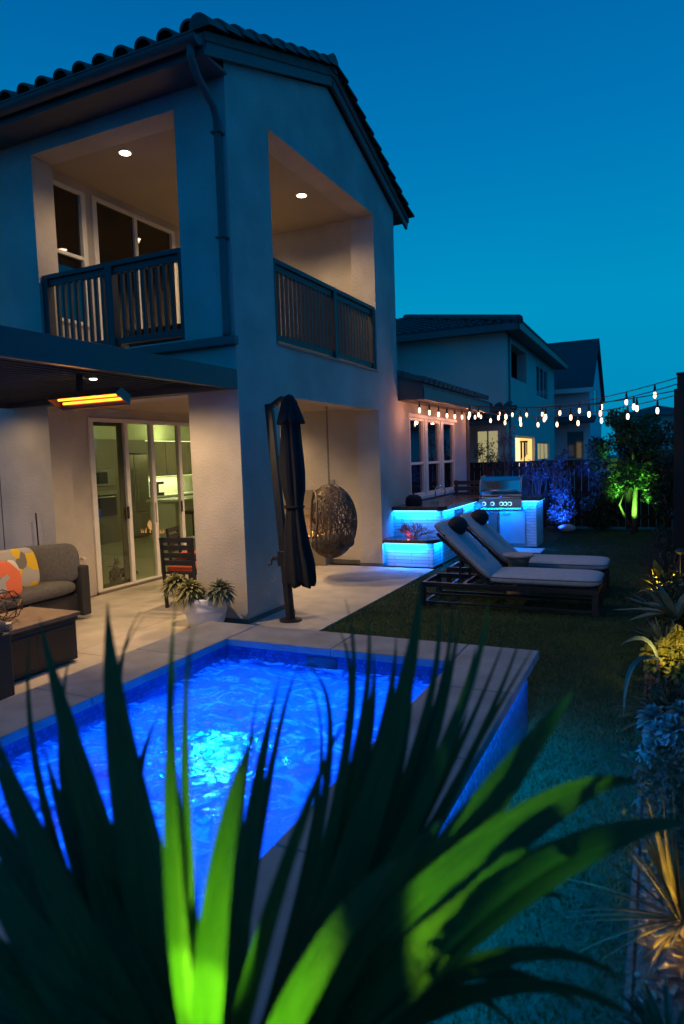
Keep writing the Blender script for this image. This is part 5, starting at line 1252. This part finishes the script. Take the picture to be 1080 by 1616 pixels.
# ================================================================== FOREGROUND YUCCA
yc = thing('yucca', 'large blurred yucca with long sword leaves in front of the camera', 'yucca', (at(360, 1760, .86).x, at(360, 1760, .86).y, 0))
B0 = at(360, 1790, .86)
leaves = [  # tip (px, py, depth), middle (px, py, depth), base px, width m
 ((62, 975, 1.15), (150, 1300, .98), 250, .052), ((48, 990, 1.3), (75, 1290, 1.1), 200, .020), ((113, 1020, 1.25), (120, 1280, 1.1), 260, .022),
 ((170, 950, 1.1), (205, 1260, .98), 290, .066), ((222, 965, 1.3), (190, 1180, 1.15), 270, .016), ((229, 972, 1.3), (175, 1210, 1.12), 280, .014),
 ((-30, 1110, 1.1), (90, 1380, .95), 240, .038), ((278, 948, 1.15), (272, 1260, 1.0), 300, .026), ((308, 985, .80), (294, 1260, .76), 300, .019),
 ((281, 1045, .74), (273, 1350, .71), 285, .026), ((416, 1138, .75), (345, 1390, .71), 300, .034), ((443, 1065, 1.2), (395, 1320, 1.05), 340, .034),
 ((474, 1043, 1.3), (425, 1230, 1.15), 330, .018), ((476, 1045, 1.35), (520, 1200, 1.2), 400, .018), ((470, 1060, 1.3), (505, 1230, 1.2), 380, .010),
 ((545, 945, 1.25), (545, 1200, 1.1), 420, .022), ((529, 985, 1.3), (545, 1180, 1.15), 430, .018), ((578, 955, 1.25), (560, 1210, 1.1), 430, .024), ((553, 1120, 1.05), (440, 1400, .84), 340, .026),
 ((665, 905, 1.2), (605, 1210, 1.05), 420, .050), ((690, 925, 1.35), (655, 1190, 1.15), 450, .026), ((715, 925, 1.35), (660, 1230, 1.15), 460, .028), ((728, 945, 1.3), (650, 1270, 1.1), 440, .03),
 ((770, 945, 1.15), (700, 1190, 1.0), 470, .028), ((805, 985, 1.35), (690, 1250, 1.15), 450, .018), ((830, 980, 1.35), (720, 1240, 1.15), 480, .020), ((855, 1000, 1.35), (700, 1270, 1.15), 500, .018), ((412, 1075, 1.3), (380, 1290, 1.15), 330, .014),
 ((905, 1090, 1.0), (745, 1300, .85), 430, .058), ((1010, 1235, .95), (760, 1350, .80), 420, .074), ((1110, 1300, .95), (800, 1405, .80), 430, .066), ((960, 1345, .9), (760, 1420, .78), 450, .04),
 ((930, 1262, 1.1), (620, 1500, .85), 430, .05), ((700, 1290, .95), (590, 1440, .80), 430, .045), ((640, 1350, .85), (520, 1490, .70), 400, .036),
 ((905, 1420, 1.0), (700, 1470, .85), 480, .04), ((1000, 1560, .95), (760, 1520, .85), 520, .03), ((1040, 1640, .95), (780, 1560, .85), 520, .028), ((940, 1610, 1.0), (700, 1540, .85), 520, .03), ((830, 1640, 1.0), (650, 1560, .9), 500, .03),
 ((10, 1200, 1.0), (110, 1450, .85), 230, .05), ((-60, 1260, .95), (60, 1500, .82), 230, .055), ((-80, 1400, .9), (60, 1580, .80), 230, .06), ((40, 1350, 1.1), (130, 1530, .95), 250, .06),
 ((130, 1250, 1.05), (190, 1500, .9), 280, .055), ((230, 1230, 1.1), (240, 1480, .95), 290, .05), ((70, 1180, 1.2), (150, 1430, 1.0), 270, .045), ((-100, 1520, .95), (60, 1640, .85), 260, .06),
 ((200, 1340, 1.2), (210, 1560, 1.0), 290, .06), ((610, 1220, 1.25), (520, 1440, 1.05), 420, .055), ((640, 1160, 1.3), (560, 1400, 1.1), 420, .05), ((680, 1210, 1.3), (600, 1420, 1.1), 440, .05),
 ((255, 1120, 1.3), (215, 1330, 1.15), 280, .03), ((740, 1120, 1.3), (640, 1340, 1.1), 460, .035), ((20, 1480, 1.05), (130, 1620, .95), 260, .07),
 ((195, 1200, 1.15), (215, 1440, 1.0), 280, .06), ((-40, 1220, 1.15), (60, 1420, 1.0), 240, .06),
 ((590, 1030, 1.35), (560, 1260, 1.15), 420, .035), ((625, 1000, 1.35), (585, 1230, 1.15), 430, .03), ((750, 1020, 1.35), (680, 1230, 1.15), 450, .03), ((650, 1060, 1.3), (600, 1290, 1.1), 430, .045), ((700, 1050, 1.3), (630, 1290, 1.1), 440, .04), 
 ((-20, 1330, 1.1), (90, 1540, .95), 250, .07),
 ((235, 1300, 1.1), (245, 1490, .95), 290, .05), ((-15, 1180, 1.15), (85, 1400, 1.0), 240, .05), ((92, 1150, 1.2), (140, 1380, 1.05), 255, .045), ((128, 1200, 1.2), (165, 1420, 1.0), 265, .05), ((28, 1240, 1.2), (115, 1440, 1.05), 250, .055), ((205, 1140, 1.25), (215, 1370, 1.1), 285, .035), ((60, 1290, 1.2), (140, 1490, 1.05), 250, .07), ((250, 1330, 1.2), (250, 1540, 1.05), 300, .07), ((180, 1420, 1.2), (210, 1600, 1.05), 280, .075), ((640, 1280, 1.25), (560, 1460, 1.1), 420, .06), ((720, 1230, 1.3), (600, 1450, 1.1), 440, .055),
 ((560, 1340, 1.2), (480, 1540, 1.05), 400, .065), ((765, 1290, 1.25), (640, 1450, 1.05), 440, .05), ((690, 1430, 1.1), (580, 1560, .95), 440, .06), ((610, 1120, 1.35), (560, 1330, 1.15), 420, .045),
]
for (t0, t1, bx, wd) in leaves:
    tip = at(*t0); mid = at(*t1); base = B0.lerp(at(bx, 1740, .86), .55)
    ctrl = mid*2-base*.5-tip*.5
    view = (CAM-mid).normalized()
    q = MB(); q.blade(base, (0, 0, 1), 1, wd*(1.0 if wd < .03 else 1.08), 0, 18, nrm=view+Vector((random.uniform(-.35, .35), random.uniform(-.2, .2), random.uniform(-.3, .3))), ctrl=(ctrl, tip), fold=.22, pk=.25, twist=random.uniform(-.3, .3), ex=1.3)
    lo = q.build('leaf', LEAF_Y, yc, smooth=True)
    ul = lo.data.uv_layers.new(name='UVMap'); du = random.uniform(0, 20)
    for lp_ in lo.data.loops: vi = lp_.vertex_index; ul.data[lp_.index].uv = ((vi % 3)*.5+du, vi//3/18*3+du)
MB().tube([(B0.x+.05, B0.y, 0), (B0.x+.02, B0.y, .35), (B0.x, B0.y, B0.z+.03)], [.07, .06, .05], 12).build('trunk', BARK, yc, smooth=True)
lamp('SPOT', 'yucca_uplight', at(330, 5600, .28), 230, (.36, 1, .02), at(322, 1240, .78), .008, 20, .5, parent=yc)
lamp('SPOT', 'yucca_uplight', at(700, 5000, .30), 135, (.36, 1, .02), at(800, 1400, .80), .008, 16, .4, parent=yc)
lamp('SPOT', 'yucca_uplight', at(330, 5600, .28), 260, (.36, 1, .02), at(305, 1090, .98), .008, 10, .5, parent=yc)
